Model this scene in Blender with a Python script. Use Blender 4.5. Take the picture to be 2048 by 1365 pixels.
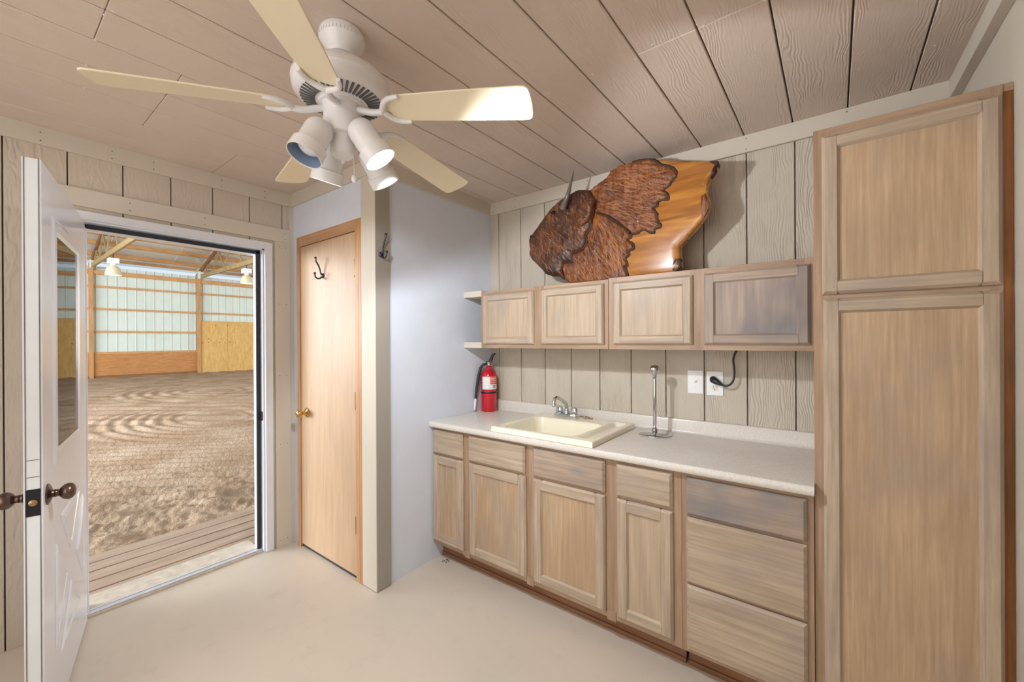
import bpy, bmesh, math, random
import numpy as np
from mathutils import Vector, Matrix, noise, geometry
random.seed(7); rng = np.random.RandomState(5)
SC = bpy.context.scene
for o in list(bpy.data.objects): bpy.data.objects.remove(o)
COL = SC.collection
# ------------------------------------------------------------------ camera
YAW, PITCH, ROLL, FPX, CAMZ = math.radians(37.1088), math.radians(-0.051), math.radians(-0.306), 814.9, 1.4361
fw = Vector((-math.sin(YAW)*math.cos(PITCH), math.cos(YAW)*math.cos(PITCH), math.sin(PITCH)))
rt = Vector((math.cos(YAW), math.sin(YAW), 0)); up = rt.cross(fw)
rt2 = rt*math.cos(ROLL)+up*math.sin(ROLL); up2 = -rt*math.sin(ROLL)+up*math.cos(ROLL)
cam = bpy.data.cameras.new('camera'); camo = bpy.data.objects.new('camera', cam); COL.objects.link(camo)
cam.sensor_width = 36; cam.sensor_fit = 'HORIZONTAL'; cam.lens = 36*FPX/2048; cam.clip_start = .02; cam.clip_end = 200
m = Matrix((rt2, up2, -fw)).transposed().to_4x4(); m.translation = (0, 0, CAMZ); camo.matrix_world = m
SC.camera = camo
# ------------------------------------------------------------------ world, lights, exposure
SC.view_settings.view_transform = 'Standard'; SC.view_settings.look = 'None'
SC.view_settings.gamma = 1; SC.view_settings.use_curve_mapping = False; SC.view_settings.exposure = -0.10
SC.cycles.use_denoising = True
SC.cycles.max_bounces = 10; SC.cycles.diffuse_bounces = 6; SC.cycles.sample_clamp_indirect = 6
W = bpy.data.worlds.new('World'); SC.world = W; W.use_nodes = True
W.node_tree.nodes['Background'].inputs[0].default_value = (.80, .90, 1.0, 1)
W.node_tree.nodes['Background'].inputs[1].default_value = 1.0
def area(name, loc, look, sx, sy, power, col):
    l = bpy.data.lights.new(name, 'AREA'); l.shape = 'RECTANGLE'; l.size = sx; l.size_y = sy; l.energy = power; l.color = col
    o = bpy.data.objects.new(name, l); COL.objects.link(o); o.location = loc
    o.rotation_euler = (Vector(look)-Vector(loc)).to_track_quat('-Z', 'Y').to_euler(); return o
area('rear_fill_light', (-1.15, -1.5, 1.45), (-1.15, 2.4, 1.75), 2.6, 1.9, 44, (1.0, .97, .945))  # added soft fill from behind the viewer; the wall there has no window
area('arena_daylight', (-13, -12, 2.2), (-13, 6, .2), 14, 3.2, 4200, (.90, .95, 1.0))
area('arena_door_daylight', (-11, -5.5, 2.4), (-11, 3.5, -.3), 7, 3, 1300, (.92, .96, 1.0))
area('arena_far_daylight', (-15, 24, 2.6), (-15, 8, .6), 18, 4.5, 2200, (1.0, .95, .86))
BULB_W = 60
# ------------------------------------------------------------------ materials
def lin(c): return tuple(((v/255/12.92) if v/255 <= .04045 else ((v/255+.055)/1.055)**2.4) for v in c)+(1,)
class N:
    def __init__(s, name):
        s.m = bpy.data.materials.new(name); s.m.use_nodes = True; s.t = s.m.node_tree; s.n = s.t.nodes
        s.b = s.n['Principled BSDF']
    def add(s, typ, **k):
        n = s.n.new(typ)
        for a, v in k.items():
            if isinstance(v, (int, float, str, bool)): setattr(n, a, v)
        return n
    def lk(s, a, b): s.t.links.new(a, b)
    def coord(s, rand=True):
        tc = s.n.new('ShaderNodeTexCoord')
        if not rand: return tc.outputs['Object']
        oi = s.n.new('ShaderNodeObjectInfo'); mu = s.n.new('ShaderNodeMath'); mu.operation = 'MULTIPLY'; mu.inputs[1].default_value = 37
        s.lk(oi.outputs['Random'], mu.inputs[0]); ad = s.n.new('ShaderNodeVectorMath'); ad.operation = 'ADD'
        s.lk(tc.outputs['Object'], ad.inputs[0]); s.lk(mu.outputs[0], ad.inputs[1]); return ad.outputs[0]
    def mapv(s, vec, sc, rot=(0, 0, 0)):
        mp = s.n.new('ShaderNodeMapping'); mp.inputs['Scale'].default_value = sc; mp.inputs['Rotation'].default_value = rot
        s.lk(vec, mp.inputs[0]); return mp.outputs[0]
    def noise(s, vec, scale=1, detail=4, rough=.55, dist=0):
        n = s.n.new('ShaderNodeTexNoise'); n.inputs['Scale'].default_value = scale; n.inputs['Detail'].default_value = detail
        n.inputs['Roughness'].default_value = rough; n.inputs['Distortion'].default_value = dist; s.lk(vec, n.inputs['Vector']); return n.outputs[0]
    def ramp(s, f, stops):
        r = s.n.new('ShaderNodeValToRGB'); e = r.color_ramp.elements
        while len(e) < len(stops): e.new(.5)
        for i, (p, c) in enumerate(stops): e[i].position = p; e[i].color = c
        s.lk(f, r.inputs[0]); return r.outputs[0]
    def mix(s, f, a, b, mode='MIX'):
        x = s.n.new('ShaderNodeMix'); x.data_type = 'RGBA'; x.blend_type = mode
        for v, i in ((f, 0), (a, 6), (b, 7)):
            if hasattr(v, 'type') and hasattr(v, 'node'): s.lk(v, x.inputs[i])
            else: x.inputs[i].default_value = v
        return x.outputs[2]
    def bump(s, h, strength=.3, dist=.002, prev=None):
        b = s.n.new('ShaderNodeBump'); b.inputs['Strength'].default_value = strength; b.inputs['Distance'].default_value = dist
        s.lk(h, b.inputs['Height']); s.lk(b.outputs[0], s.b.inputs['Normal']); return b
    def set(s, **k):
        mp = dict(col='Base Color', rough='Roughness', metal='Metallic', ior='IOR', coat='Coat Weight', trans='Transmission Weight', spec='Specular IOR Level')
        for a, v in k.items():
            i = s.b.inputs[mp[a]]
            if hasattr(v, 'node'): s.lk(v, i)
            else: i.default_value = v
        return s.m
g = lambda v: (v, v, v, 1)
def plain(name, c, rough=.5, metal=0, coat=0, var=.04, spec=.5, nscale=9):
    n = N(name); v = n.noise(n.coord(), nscale, 3)
    c = lin(c); a = tuple(max(0, x*(1-var)) for x in c[:3])+(1,); b = tuple(min(1, x*(1+var)) for x in c[:3])+(1,)
    return n.set(col=n.ramp(v, [(.3, a), (.7, b)]), rough=rough, metal=metal, coat=coat, spec=spec)
AX = {'x': (1, 0, 0), 'y': (0, 1, 0), 'z': (0, 0, 1)}
def stretch(ax, along, across): return tuple(along if AX[ax][i] else across for i in range(3))
def wood(name, light, dark, ax='z', stain=(128, 124, 122), stain_amt=.5, rough=.42, fine=70, knots=.5):
    n = N(name); v = n.coord()
    f1 = n.noise(n.mapv(v, stretch(ax, 3, fine)), 1, 6, .65)
    f2 = n.noise(n.mapv(v, stretch(ax, 1.6, 11)), 1, 3, .5, 1.2)
    f3 = n.noise(n.mapv(v, stretch(ax, 2.2, 4)), 1, 3, .6)
    base = n.mix(n.ramp(f1, [(.32, g(0)), (.68, g(1))]), lin(dark), lin(light))
    base = n.mix(n.ramp(f2, [(.42, g(0)), (.62, g(knots*.7))]), base, lin(tuple(int(d*.9) for d in dark)))
    base = n.mix(n.ramp(f3, [(.5, g(0)), (.72, g(stain_amt))]), base, lin(stain))
    n.bump(f1, .15, .001)
    return n.set(col=base, rough=rough, spec=.4)
def siding(name, c, ax='z', strength=.9, dirt=.10):
    n = N(name); v = n.coord(); cl = lin(c)
    f0 = n.noise(n.mapv(v, stretch(ax, 2.2, 9)), 1, 2, .5, .6)
    w = n.add('ShaderNodeTexWave', wave_type='BANDS', bands_direction={'x': 'Y', 'y': 'X', 'z': 'X'}[ax], wave_profile='SIN')
    w.inputs['Scale'].default_value = 26; w.inputs['Distortion'].default_value = 22; w.inputs['Detail'].default_value = 2.5
    w.inputs['Detail Scale'].default_value = .55; w.inputs['Detail Roughness'].default_value = .45
    n.lk(n.mapv(v, stretch(ax, .33, 1.0)), w.inputs['Vector'])
    f1 = n.noise(n.mapv(v, stretch(ax, 14, 120)), 1, 5, .6)
    f2 = n.noise(v, 260, 2)
    h = n.mix(n.ramp(f0, [(.42, g(.15)), (.6, g(.9))]), f1, w.outputs[1]); h = n.mix(.25, h, f2)
    n.bump(h, strength, .0034)
    d = n.noise(v, 5, 4)
    col = n.mix(n.ramp(d, [(.35, g(0)), (.75, g(dirt*3))]), cl, tuple(x*.78 for x in cl[:3])+(1,))
    return n.set(col=col, rough=.62, spec=.35)
def trimpaint(name, c, ax, wear=.5, rough=.55):
    n = N(name); v = n.coord(); cl = lin(c)
    f = n.noise(n.mapv(v, stretch(ax, 5, 30)), 1, 5, .7)
    col = n.mix(n.ramp(f, [(.66, g(0)), (.78, g(wear))]), cl, lin((118, 100, 84)))
    d = n.noise(n.mapv(v, stretch(ax, 2, 7)), 1, 4)
    col = n.mix(n.ramp(d, [(.4, g(0)), (.75, g(.25))]), col, tuple(x*.8 for x in cl[:3])+(1,))
    n.bump(n.noise(n.mapv(v, stretch(ax, 8, 90)), 1, 4), .3, .001)
    return n.set(col=col, rough=rough)
M = {}
M['siding'] = siding('siding', (196, 187, 172)); M['siding_left'] = siding('siding_left', (198, 187, 172))
M['ceiling'] = siding('ceiling_board', (212, 197, 184), 'y', .45, .08)
M['groove'] = plain('groove_shadow', (104, 94, 82), .8)
for a in 'xyz': M['trim_'+a] = trimpaint('painted_trim_'+a, (204, 196, 182), a)
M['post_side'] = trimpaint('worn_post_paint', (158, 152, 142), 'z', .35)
M['white_panel'] = plain('white_wall_panel', (216, 223, 236), .5, var=.02)
M['floor'] = None
n = N('painted_floor'); v = n.coord(False)
c = n.mix(n.ramp(n.noise(v, 1.6, 5), [(.35, g(0)), (.7, g(1))]), lin((203, 193, 180)), lin((212, 200, 183)))
c = n.mix(n.ramp(n.noise(v, 7, 6, .7), [(.55, g(0)), (.8, g(.35))]), c, lin((172, 161, 150)))
c = n.mix(n.ramp(n.noise(v, 55, 2), [(.74, g(0)), (.8, g(.5))]), c, lin((140, 122, 104)))
n.bump(n.noise(v, 30, 4), .08, .002); M['floor'] = n.set(col=c, rough=.42, spec=.45)
OAK_L, OAK_D = (194, 177, 156), (162, 142, 121)
M['oak_z'] = wood('pickled_oak_upright', OAK_L, OAK_D, 'z', (150, 138, 130), .55)
M['oak_x'] = wood('pickled_oak_level', OAK_L, OAK_D, 'x', (152, 140, 132), .55)
M['oak_panel'] = wood('oak_door_panel', (194, 168, 138), (168, 140, 110), 'z', (150, 138, 126), .55, fine=90)
M['oak_grey_x'] = wood('grey_stained_oak_level', (186, 164, 144), (150, 134, 122), 'x', (118, 118, 124), .85)
M['oak_grey_z'] = wood('grey_stained_oak_upright', (176, 158, 144), (146, 132, 122), 'z', (112, 112, 118), .85)
M['oak_panel_pale'] = wood('pale_oak_panel', (196, 176, 152), (174, 153, 130), 'z', (150, 141, 132), .55, fine=90)
M['oak_frame'] = wood('oak_face_frame', (178, 151, 125), (148, 120, 98), 'z', (150, 124, 108), .4)
M['oak_frame_x'] = wood('oak_face_rail', (184, 157, 131), (152, 125, 103), 'x', (150, 124, 108), .4)
M['toe'] = wood('brown_toe_board', (150, 108, 78), (118, 80, 56), 'x', (120, 100, 92), .5)
M['plywood_strip'] = wood('orange_plywood_strip', (168, 112, 60), (120, 72, 34), 'z', (92, 52, 24), .6)
M['birch'] = wood('birch_closet_door', (192, 162, 130), (178, 146, 114), 'z', (174, 152, 126), .3, fine=55, knots=.25)
M['pine_jamb'] = wood('pine_door_jamb', (202, 158, 112), (176, 126, 82), 'z', (170, 130, 96), .3)
M['pine_jamb_x'] = wood('pine_head_jamb', (198, 160, 124), (170, 124, 88), 'x', (160, 130, 104), .3)
n = N('speckled_laminate'); v = n.coord(False)
c = n.mix(n.ramp(n.noise(v, 120, 3), [(.4, g(0)), (.62, g(1))]), lin((208, 203, 195)), lin((217, 212, 204)))
c = n.mix(n.ramp(n.noise(v, 34, 4), [(.55, g(0)), (.75, g(.3))]), c, lin((198, 191, 182)))
M['laminate'] = n.set(col=c, rough=.26, spec=.5)
M['laminate_edge'] = n.m
M['door_white'] = plain('glossy_white_door_paint', (222, 226, 236), .22, var=.015)
M['frame_white'] = plain('white_door_frame', (220, 224, 232), .4, var=.02)
M['door_edge'] = plain('door_edge_paint', (216, 220, 222), .4, var=.03)
M['seal'] = plain('dark_weatherstrip', (34, 36, 44), .6)
M['alu'] = plain('scuffed_aluminium', (216, 220, 228), .4, .35, var=.1, nscale=40)
M['sill'] = plain('weathered_sill', (196, 184, 168), .6, var=.15, nscale=20)
M['bronze'] = plain('aged_bronze', (104, 84, 74), .28, .85, var=.2)
M['black_metal'] = plain('black_lock_plate', (36, 36, 40), .45, .5)
M['hook_metal'] = plain('dark_pewter', (72, 76, 90), .3, .85)
M['brass'] = plain('polished_brass', (206, 168, 96), .16, 1)
M['brass_dull'] = plain('old_brass', (170, 146, 108), .3, .9)
M['chrome'] = plain('chrome', (205, 208, 212), .1, 1, var=.02)
M['sink'] = plain('cream_sink', (242, 237, 214), .2, coat=.3, var=.015)
M['red'] = plain('red_cylinder_paint', (196, 16, 38), .2, coat=.5)
M['rubber'] = plain('black_rubber', (26, 28, 32), .42)
M['label_white'] = plain('label_white', (226, 226, 226), .4)
M['label_orange'] = plain('label_orange', (232, 84, 50), .4)
M['plate_white'] = plain('white_switch_plate', (232, 234, 236), .3, var=.01)
M['outlet_ivory'] = plain('ivory_receptacle', (226, 220, 204), .35)
M['dark_slot'] = plain('dark_slot', (30, 28, 28), .6)
M['fan_white'] = plain('fan_white_enamel', (232, 232, 234), .25, var=.01)
M['blade'] = plain('cream_fan_blade', (236, 224, 196), .4, var=.02)
M['shade_inner'] = plain('shade_inner', (120, 140, 165), .4)
M['bulb_off'] = plain('unlit_bulb', (222, 222, 226), .3)
M['vent_dark'] = plain('vent_shadow', (96, 94, 96), .6)
M['nail'] = plain('nail_head', (64, 56, 50), .6)
def emit(name, c, s):
    n = N(name); e = n.add('ShaderNodeEmission'); e.inputs[0].default_value = c; e.inputs[1].default_value = s
    n.lk(e.outputs[0], n.n['Material Output'].inputs[0]); return n.m
M['bulb_on'] = emit('lit_bulb', (.93, .97, 1, 1), 40)
M['halide'] = emit('halide_lens', (.9, 1, .93, 1), 2.2)
n = N('door_glass'); tr = n.add('ShaderNodeBsdfTransparent'); gl = n.add('ShaderNodeBsdfGlossy'); gl.inputs['Roughness'].default_value = .01
fr = n.add('ShaderNodeFresnel'); fr.inputs[0].default_value = 1.55; mx = n.add('ShaderNodeMixShader'); tr.inputs[0].default_value = (.93, .96, .95, 1)
n.lk(fr.outputs[0], mx.inputs[0]); n.lk(tr.outputs[0], mx.inputs[1]); n.lk(gl.outputs[0], mx.inputs[2]); n.lk(mx.outputs[0], n.n['Material Output'].inputs[0]); M['glass'] = n.m
# arena
n = N('arena_sand'); v = n.coord(False)
c = n.mix(n.ramp(n.noise(v, 1.3, 5), [(.35, g(0)), (.65, g(1))]), lin((154, 128, 102)), lin((180, 158, 136)))
c = n.mix(n.ramp(n.noise(v, 26, 4), [(.5, g(0)), (.72, g(.6))]), c, lin((140, 108, 80)))
n.bump(n.noise(v, 45, 4), .6, .02); M['sand'] = n.set(col=c, rough=.9, spec=.15)
M['barn_metal'] = plain('pale_green_metal_sheet', (212, 223, 215), .45, .1, var=.04, nscale=2)
M['roof_metal'] = plain('white_roof_sheet', (214, 220, 222), .3, .4, var=.06)
M['lumber_y'] = wood('orange_lumber_level', (216, 172, 118), (186, 136, 86), 'y', (160, 112, 70), .4, .6)
M['lumber_z'] = wood('orange_lumber_upright', (210, 164, 110), (180, 128, 78), 'z', (156, 106, 66), .4, .6)
M['truss'] = wood('treated_truss_lumber', (178, 158, 110), (146, 122, 78), 'x', (120, 110, 80), .5, .6)
M['truss_dark'] = wood('brown_truss_lumber', (158, 112, 72), (122, 82, 50), 'x', (96, 64, 42), .5, .6)
M['osb'] = wood('brown_kick_board', (196, 142, 88), (174, 120, 70), 'y', (158, 108, 64), .4, .6, fine=14)
M['plywood'] = wood('yellow_plywood', (222, 186, 118), (202, 160, 92), 'z', (186, 140, 80), .4, .55, fine=9)
M['deck'] = wood('dusty_deck_board', (188, 166, 146), (162, 138, 118), 'y', (150, 130, 112), .5, .7)
n = N('lamp_glass'); M['lamp_glass'] = n.set(col=lin((214, 204, 170)), rough=.25, coat=.3)
# bison
n = N('carved_brown_burl'); v = n.coord(False)
f1 = n.noise(n.mapv(v, (60, 60, 9), (0, .5, 0)), 1, 6, .7, .6); f2 = n.noise(v, 7, 4)
c = n.ramp(f1, [(.28, lin((44, 23, 10))), (.46, lin((122, 68, 32))), (.72, lin((180, 110, 58)))])
c = n.mix(n.ramp(f2, [(.45, g(0)), (.66, g(.75))]), c, lin((62, 34, 24)))
n.bump(f1, .7, .006); M['burl'] = n.set(col=c, rough=.38, coat=.12)
n = N('dark_face_burl'); v = n.coord(False)
f1 = n.noise(n.mapv(v, (50, 50, 11), (0, -.6, 0)), 1, 6, .7, .6); f2 = n.noise(v, 6, 4)
c = n.ramp(f1, [(.3, lin((34, 19, 11))), (.5, lin((98, 58, 34))), (.74, lin((152, 94, 54)))])
c = n.mix(n.ramp(f2, [(.42, g(0)), (.62, g(.8))]), c, lin((48, 28, 22)))
n.bump(f1, .7, .006); M['burl_dark'] = n.set(col=c, rough=.38, coat=.12)
n = N('polished_amber_slab'); v = n.coord(False)
f1 = n.noise(n.mapv(v, (3, 6, 26), (0, .12, 0)), 1, 4, .5, .4); f2 = n.noise(v, 4, 3)
c = n.ramp(f1, [(.3, lin((124, 74, 24))), (.52, lin((172, 110, 40))), (.75, lin((206, 150, 72)))])
c = n.mix(n.ramp(f2, [(.45, g(0)), (.7, g(.45))]), c, lin((140, 84, 36)))
M['amber'] = n.set(col=c, rough=.22, coat=.7)
M['bark'] = plain('dark_bark_edge', (52, 30, 20), .6, var=.4, nscale=30)
M['strand'] = plain('pale_carved_hair', (186, 130, 88), .5, var=.2)
M['horn'] = plain('grey_horn', (92, 84, 78), .3, coat=.2, var=.25, nscale=25)
M['eye'] = plain('black_glass_eye', (14, 12, 12), .1)
# ------------------------------------------------------------------ builders
ORG = {}
def org(o):
    return ORG.get(o.name, Vector((0, 0, 0))) if o else Vector((0, 0, 0))
class MB:
    def __init__(s): s.v = []; s.f = []
    def addv(s, vs, fs):
        k = len(s.v); s.v += [Vector(p) for p in vs]; s.f += [tuple(i+k for i in f) for f in fs]; return s
    def box(s, x0, x1, y0, y1, z0, z1):
        return s.addv([(x, y, z) for z in (z0, z1) for y in (y0, y1) for x in (x0, x1)],
            [(0, 2, 3, 1), (4, 5, 7, 6), (0, 1, 5, 4), (2, 6, 7, 3), (0, 4, 6, 2), (1, 3, 7, 5)])
    def frustum(s, a, b):   # two quads (4 points each)
        return s.addv(list(a)+list(b), [(3, 2, 1, 0), (4, 5, 6, 7)]+[(i, (i+1) % 4, (i+1) % 4+4, i+4) for i in range(4)])
    def prism(s, poly, axis, a0, a1):
        P = lambda p, a: {'x': (a, p[0], p[1]), 'y': (p[0], a, p[1]), 'z': (p[0], p[1], a)}[axis]
        n = len(poly); return s.addv([P(p, a0) for p in poly]+[P(p, a1) for p in poly],
            [tuple(range(n))[::-1], tuple(range(n, 2*n))]+[(i, (i+1) % n, (i+1) % n+n, i+n) for i in range(n)])
    def tube(s, path, r, n=10, caps=True):
        path = [Vector(p) for p in path]; rs = r if isinstance(r, (list, tuple)) else [r]*len(path); vs = []; u = None
        for i, p in enumerate(path):
            d = (path[min(i+1, len(path)-1)]-path[max(i-1, 0)]).normalized()
            if u is None: u = d.orthogonal().normalized()
            u = (u-d*u.dot(d)).normalized(); w = d.cross(u)
            vs += [p+(u*math.cos(2*math.pi*k/n)+w*math.sin(2*math.pi*k/n))*rs[i] for k in range(n)]
        m = len(path); fs = [(i*n+k, i*n+(k+1) % n, (i+1)*n+(k+1) % n, (i+1)*n+k) for i in range(m-1) for k in range(n)]
        if caps: fs += [tuple(range(n))[::-1], tuple((m-1)*n+k for k in range(n))]
        return s.addv(vs, fs)
    def lathe(s, prof, c=(0, 0, 0), d=(0, 0, 1), n=24, caps=True):   # profile (r, h) along direction d from c
        c = Vector(c); d = Vector(d).normalized(); u = d.orthogonal().normalized(); w = d.cross(u); vs = []; fs = []
        for r, h in prof: vs += [c+d*h+(u*math.cos(2*math.pi*k/n)+w*math.sin(2*math.pi*k/n))*max(r, 1e-5) for k in range(n)]
        m = len(prof); fs = [(i*n+k, i*n+(k+1) % n, (i+1)*n+(k+1) % n, (i+1)*n+k) for i in range(m-1) for k in range(n)]
        if caps: fs += [tuple(range(n))[::-1], tuple((m-1)*n+k for k in range(n))]
        return s.addv(vs, fs)
    def ball(s, c, r, n=14, sq=(1, 1, 1)):
        vs = []; fs = []; m = max(6, n//2); c = Vector(c)
        for i in range(m+1):
            t = math.pi*i/m
            for k in range(n):
                a = 2*math.pi*k/n; vs.append(c+Vector((math.sin(t)*math.cos(a)*sq[0], math.sin(t)*math.sin(a)*sq[1], math.cos(t)*sq[2]))*r)
        fs = [(i*n+k, (i+1)*n+k, (i+1)*n+(k+1) % n, i*n+(k+1) % n) for i in range(m) for k in range(n)]
        return s.addv(vs, fs)
    def xf(s, mat): s.v = [mat @ p for p in s.v]; return s
    def build(s, name, mat, parent=None, smooth=None, bev=0, seg=1, local=False):
        me = bpy.data.meshes.new(name); o0 = Vector((0, 0, 0)) if local else org(parent)
        me.from_pydata([tuple(p-o0) for p in s.v], [], s.f)
        bm = bmesh.new(); bm.from_mesh(me); bmesh.ops.remove_doubles(bm, verts=bm.verts, dist=2e-6)
        bmesh.ops.recalc_face_normals(bm, faces=bm.faces)
        if bev:
            ed = [e for e in bm.edges if len(e.link_faces) == 2 and e.calc_face_angle(0) > .6]
            bmesh.ops.bevel(bm, geom=ed, offset=bev, segments=seg, profile=.5, affect='EDGES', clamp_overlap=True)
        bm.to_mesh(me); bm.free(); me.materials.append(mat if not isinstance(mat, str) else M[mat])
        if smooth is not None:
            me.shade_smooth(); me.set_sharp_from_angle(angle=math.radians(smooth))
        o = bpy.data.objects.new(name, me); COL.objects.link(o)
        if parent: o.parent = parent; ORG[o.name] = Vector(o0)
        return o
def thing(name, label, cat, loc=(0, 0, 0), group=None, kind=None):
    o = bpy.data.objects.new(name, None); COL.objects.link(o); o.location = loc; o.empty_display_size = .05; ORG[o.name] = Vector(loc)
    return tag(o, label, cat, group, kind)
def tag(o, label=None, cat=None, group=None, kind=None):
    if label: o['label'] = label
    if cat: o['category'] = cat
    if group: o['group'] = group
    if kind: o['kind'] = kind
    return o
def struct(name, label=None, loc=(0, 0, 0), cat=None):
    o = thing(name, label, cat, loc, None, 'structure'); return o
def B(*a): return MB().box(*a)
XD, XW, YC, YK, XR, C = -3.028, -2.036, 1.390, 2.4217, .455, 2.489
YF, YB = -1.62, 1.845
# ------------------------------------------------------------------ floor
fl = B(XD-.02, XR+.05, YF-.1, YK+.05, -.06, 0).build('floor', 'floor'); tag(fl, 'smooth tan painted floor with faint scuffs', 'floor', kind='structure')
deb = MB()
for x, y in ((885.5, 1124), (889, 1123), (892, 1126), (895.5, 1121.5), (897.5, 1124), (893, 1121)):
    d = fw+rt2*((x-1024)/FPX)-up2*((y-682.5)/FPX); k = -CAMZ/d.z; p = Vector((0, 0, CAMZ))+d*k
    deb.ball((p.x, p.y, .003), .0045, 6, (1.2, .8, .6))
tag(deb.build('floor_crumb', 'dark_slot'), 'tiny dark crumbs on the tan floor by the base cabinet corner', 'debris', kind='stuff')
# ------------------------------------------------------------------ ceiling boards (grooved, running towards the kitchen wall)
ce = struct('ceiling', 'tan grooved board ceiling', cat='ceiling')
B(XD-.1, XR+.1, YF-.1, YK+.1, C+.018, C+.06).build('ceiling_backing', 'groove', ce)
GS, SL = .2065, .022
gx = [-1.755+GS*k for k in range(-8, 13)]
def cplank(a, b, y0, y1):
    gp = .0028
    X = lambda x, y: min(max(x+SL*(y-2.4), XD-.03), XR+.03)
    lo = [(X(a, y0)+gp, y0+.0008, C), (X(b, y0)-gp, y0+.0008, C), (X(b, y1)-gp, y1-.0008, C), (X(a, y1)+gp, y1-.0008, C)]
    hi = [(x, y, C+.02) for x, y, z in lo]
    if lo[1][0]-lo[0][0] < .02 and lo[2][0]-lo[3][0] < .02: return
    MB().frustum(lo, hi).build('ceiling_board', 'ceiling', ce, bev=.0025)
for a, b in zip(gx[:-1], gx[1:]):
    s = 1.482 if a > -.6 else (.256 if a > -2.0 else (.9 if a < -2.6 else .5))
    cplank(a, b, YF-.02, s); cplank(a, b, s, YK+.01)
def unproj(u, v, ax, val):
    d = fw+rt2*((u-1024)/FPX)-up2*((v-682.5)/FPX); o = Vector((0, 0, CAMZ)); return o+d*((val-o[ax])/d[ax])
m = MB()
for zx, zy in ((595, 175), (797, 100), (530, 230), (360, 290), (190, 365), (710, 495), (745, 480), (933, 418), (1155, 348), (1402, 270), (1700, 178), (1035, 2), (296, 618), (160, 655)):
    p = unproj(1000+zx/1.954, zy/1.954, 2, C); m.lathe([(.0035, -.003), (.0035, .0008), (.001, .0014)], (p.x, p.y, C), (0, 0, -1), 8)
for u, v in ((208, 30), (190, 80), (172, 131), (168, 176), (225, 22)):
    p = unproj(u, v, 2, C); m.lathe([(.0035, -.003), (.0035, .0008), (.001, .0014)], (p.x, p.y, C), (0, 0, -1), 8)
tag(m.build('screw_head', 'plate_white', ce), kind='stuff')
# ------------------------------------------------------------------ kitchen wall
wb = struct('wall_back', 'taupe grooved board wall behind the kitchen counter', cat='wall')
B(XW-.1, XR+.1, YK+.016, YK+.1, 0, C+.02).build('wall_backing', 'groove', wb)
ks = [-2.04]+[-1.954+.2065*k for k in range(0, 12)]+[XR+.01]
for a, b in zip(ks[:-1], ks[1:]):
    if b-a > .02: B(a+.0025, b-.0025, YK, YK+.018, .0, C+.01).build('wall_board', 'siding', wb, bev=.002)
# ------------------------------------------------------------------ door wall
wl = struct('wall_left', 'taupe grooved board wall around the outside door', cat='wall')
OY0, OY1, OZ = .33, 1.2, 2.075
def wallhole(x0, x1):
    m = MB(); m.box(x0, x1, YF-.1, OY0, 0, C+.02); m.box(x0, x1, OY1, YC+1.1, 0, C+.02); m.box(x0, x1, OY0, OY1, OZ, C+.02); return m
wallhole(XD-.15, XD-.017).build('wall_backing', 'groove', wl)
ds = [YF-.05]+[.084-.2052*k for k in range(7, 0, -1)]+[.084+.2058*k for k in range(0, 7)]+[YC+.02]
for a, b in zip(ds[:-1], ds[1:]):
    a += .0025; b -= .0025
    if b <= OY0 or a >= OY1: B(XD-.018, XD, a, b, 0, C+.01).build('wall_board', 'siding_left', wl, bev=.002)
    else:
        if a < OY0 < b: B(XD-.018, XD, a, OY0, 0, OZ).build('wall_board', 'siding_left', wl, bev=.002)
        if a < OY1 < b: B(XD-.018, XD, OY1, b, 0, OZ).build('wall_board', 'siding_left', wl, bev=.002)
        B(XD-.018, XD, a, b, OZ, C+.01).build('wall_board', 'siding_left', wl, bev=.002)
# right wall, front wall, closet walls
wr = struct('wall_right', 'plain cream painted wall beside the tall cabinet', cat='wall'); B(XR, XR+.1, YF-.1, YK+.05, 0, C+.02).build('wall_panel', 'trim_z', wr)
wf = struct('wall_front', 'plain painted wall behind the viewer', cat='wall'); B(XD-.1, XR+.1, YF-.1, YF, 0, C+.02).build('wall_panel', 'siding', wf)
wc = struct('wall_closet', 'smooth white panel walls of the corner closet', cat='wall')
B(XW-.02, XW, YC+.02, YK+.01, 0, C).build('side_panel', 'white_panel', wc)
DX0, DX1, DZ = -2.944, -2.157, 2.168
m = MB(); m.box(XD, DX0, YC, YC+.02, 0, C); m.box(DX1, XW, YC, YC+.02, 0, C); m.box(DX0, DX1, YC, YC+.02, DZ, C); m.build('front_panel', 'white_panel', wc)
# corner post boards
po = struct('trim_1', 'cream painted corner post of the closet, grey and worn on its side', cat='trim')
B(-2.157, -2.0175, YC-.011, YC, .004, 2.402).build('front_board', 'trim_z', po, bev=.0015)
B(-2.036, -2.017, YC-.009, 1.480, .004, 2.402).build('side_board', 'post_side', po, bev=.0015)
# ceiling trims
def nails(parent, pts, axis):
    m = MB()
    for p in pts:
        d = {'x': (1, 0, 0), 'y': (0, -1, 0)}[axis]; m.lathe([(.0028, -.001), (.0028, .0012), (.0005, .0016)], p, d, 8)
    tag(m.build('nail_head', 'nail', parent), kind='stuff')
T2 = struct('trim_2', 'cream ceiling trim board along the kitchen wall', cat='trim')
B(XW+.018, XR-.03, YK-.019, YK, C-.0886, C).build('board', 'trim_x', T2, bev=.001)
nails(T2, [(x, YK-.019, C-.0886+dz) for x in (-1.99, -1.78, -1.2, -.9, -.3, .1) for dz in (.015, .07)], 'y')
T3 = struct('trim_3', 'cream ceiling trim board above the closet side panel', cat='trim')
B(XW, XW+.019, YC-.02, YK, C-.0886, C).build('board', 'trim_y', T3, bev=.001)
T4 = struct('trim_4', 'cream ceiling trim board above the closet door', cat='trim')
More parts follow.
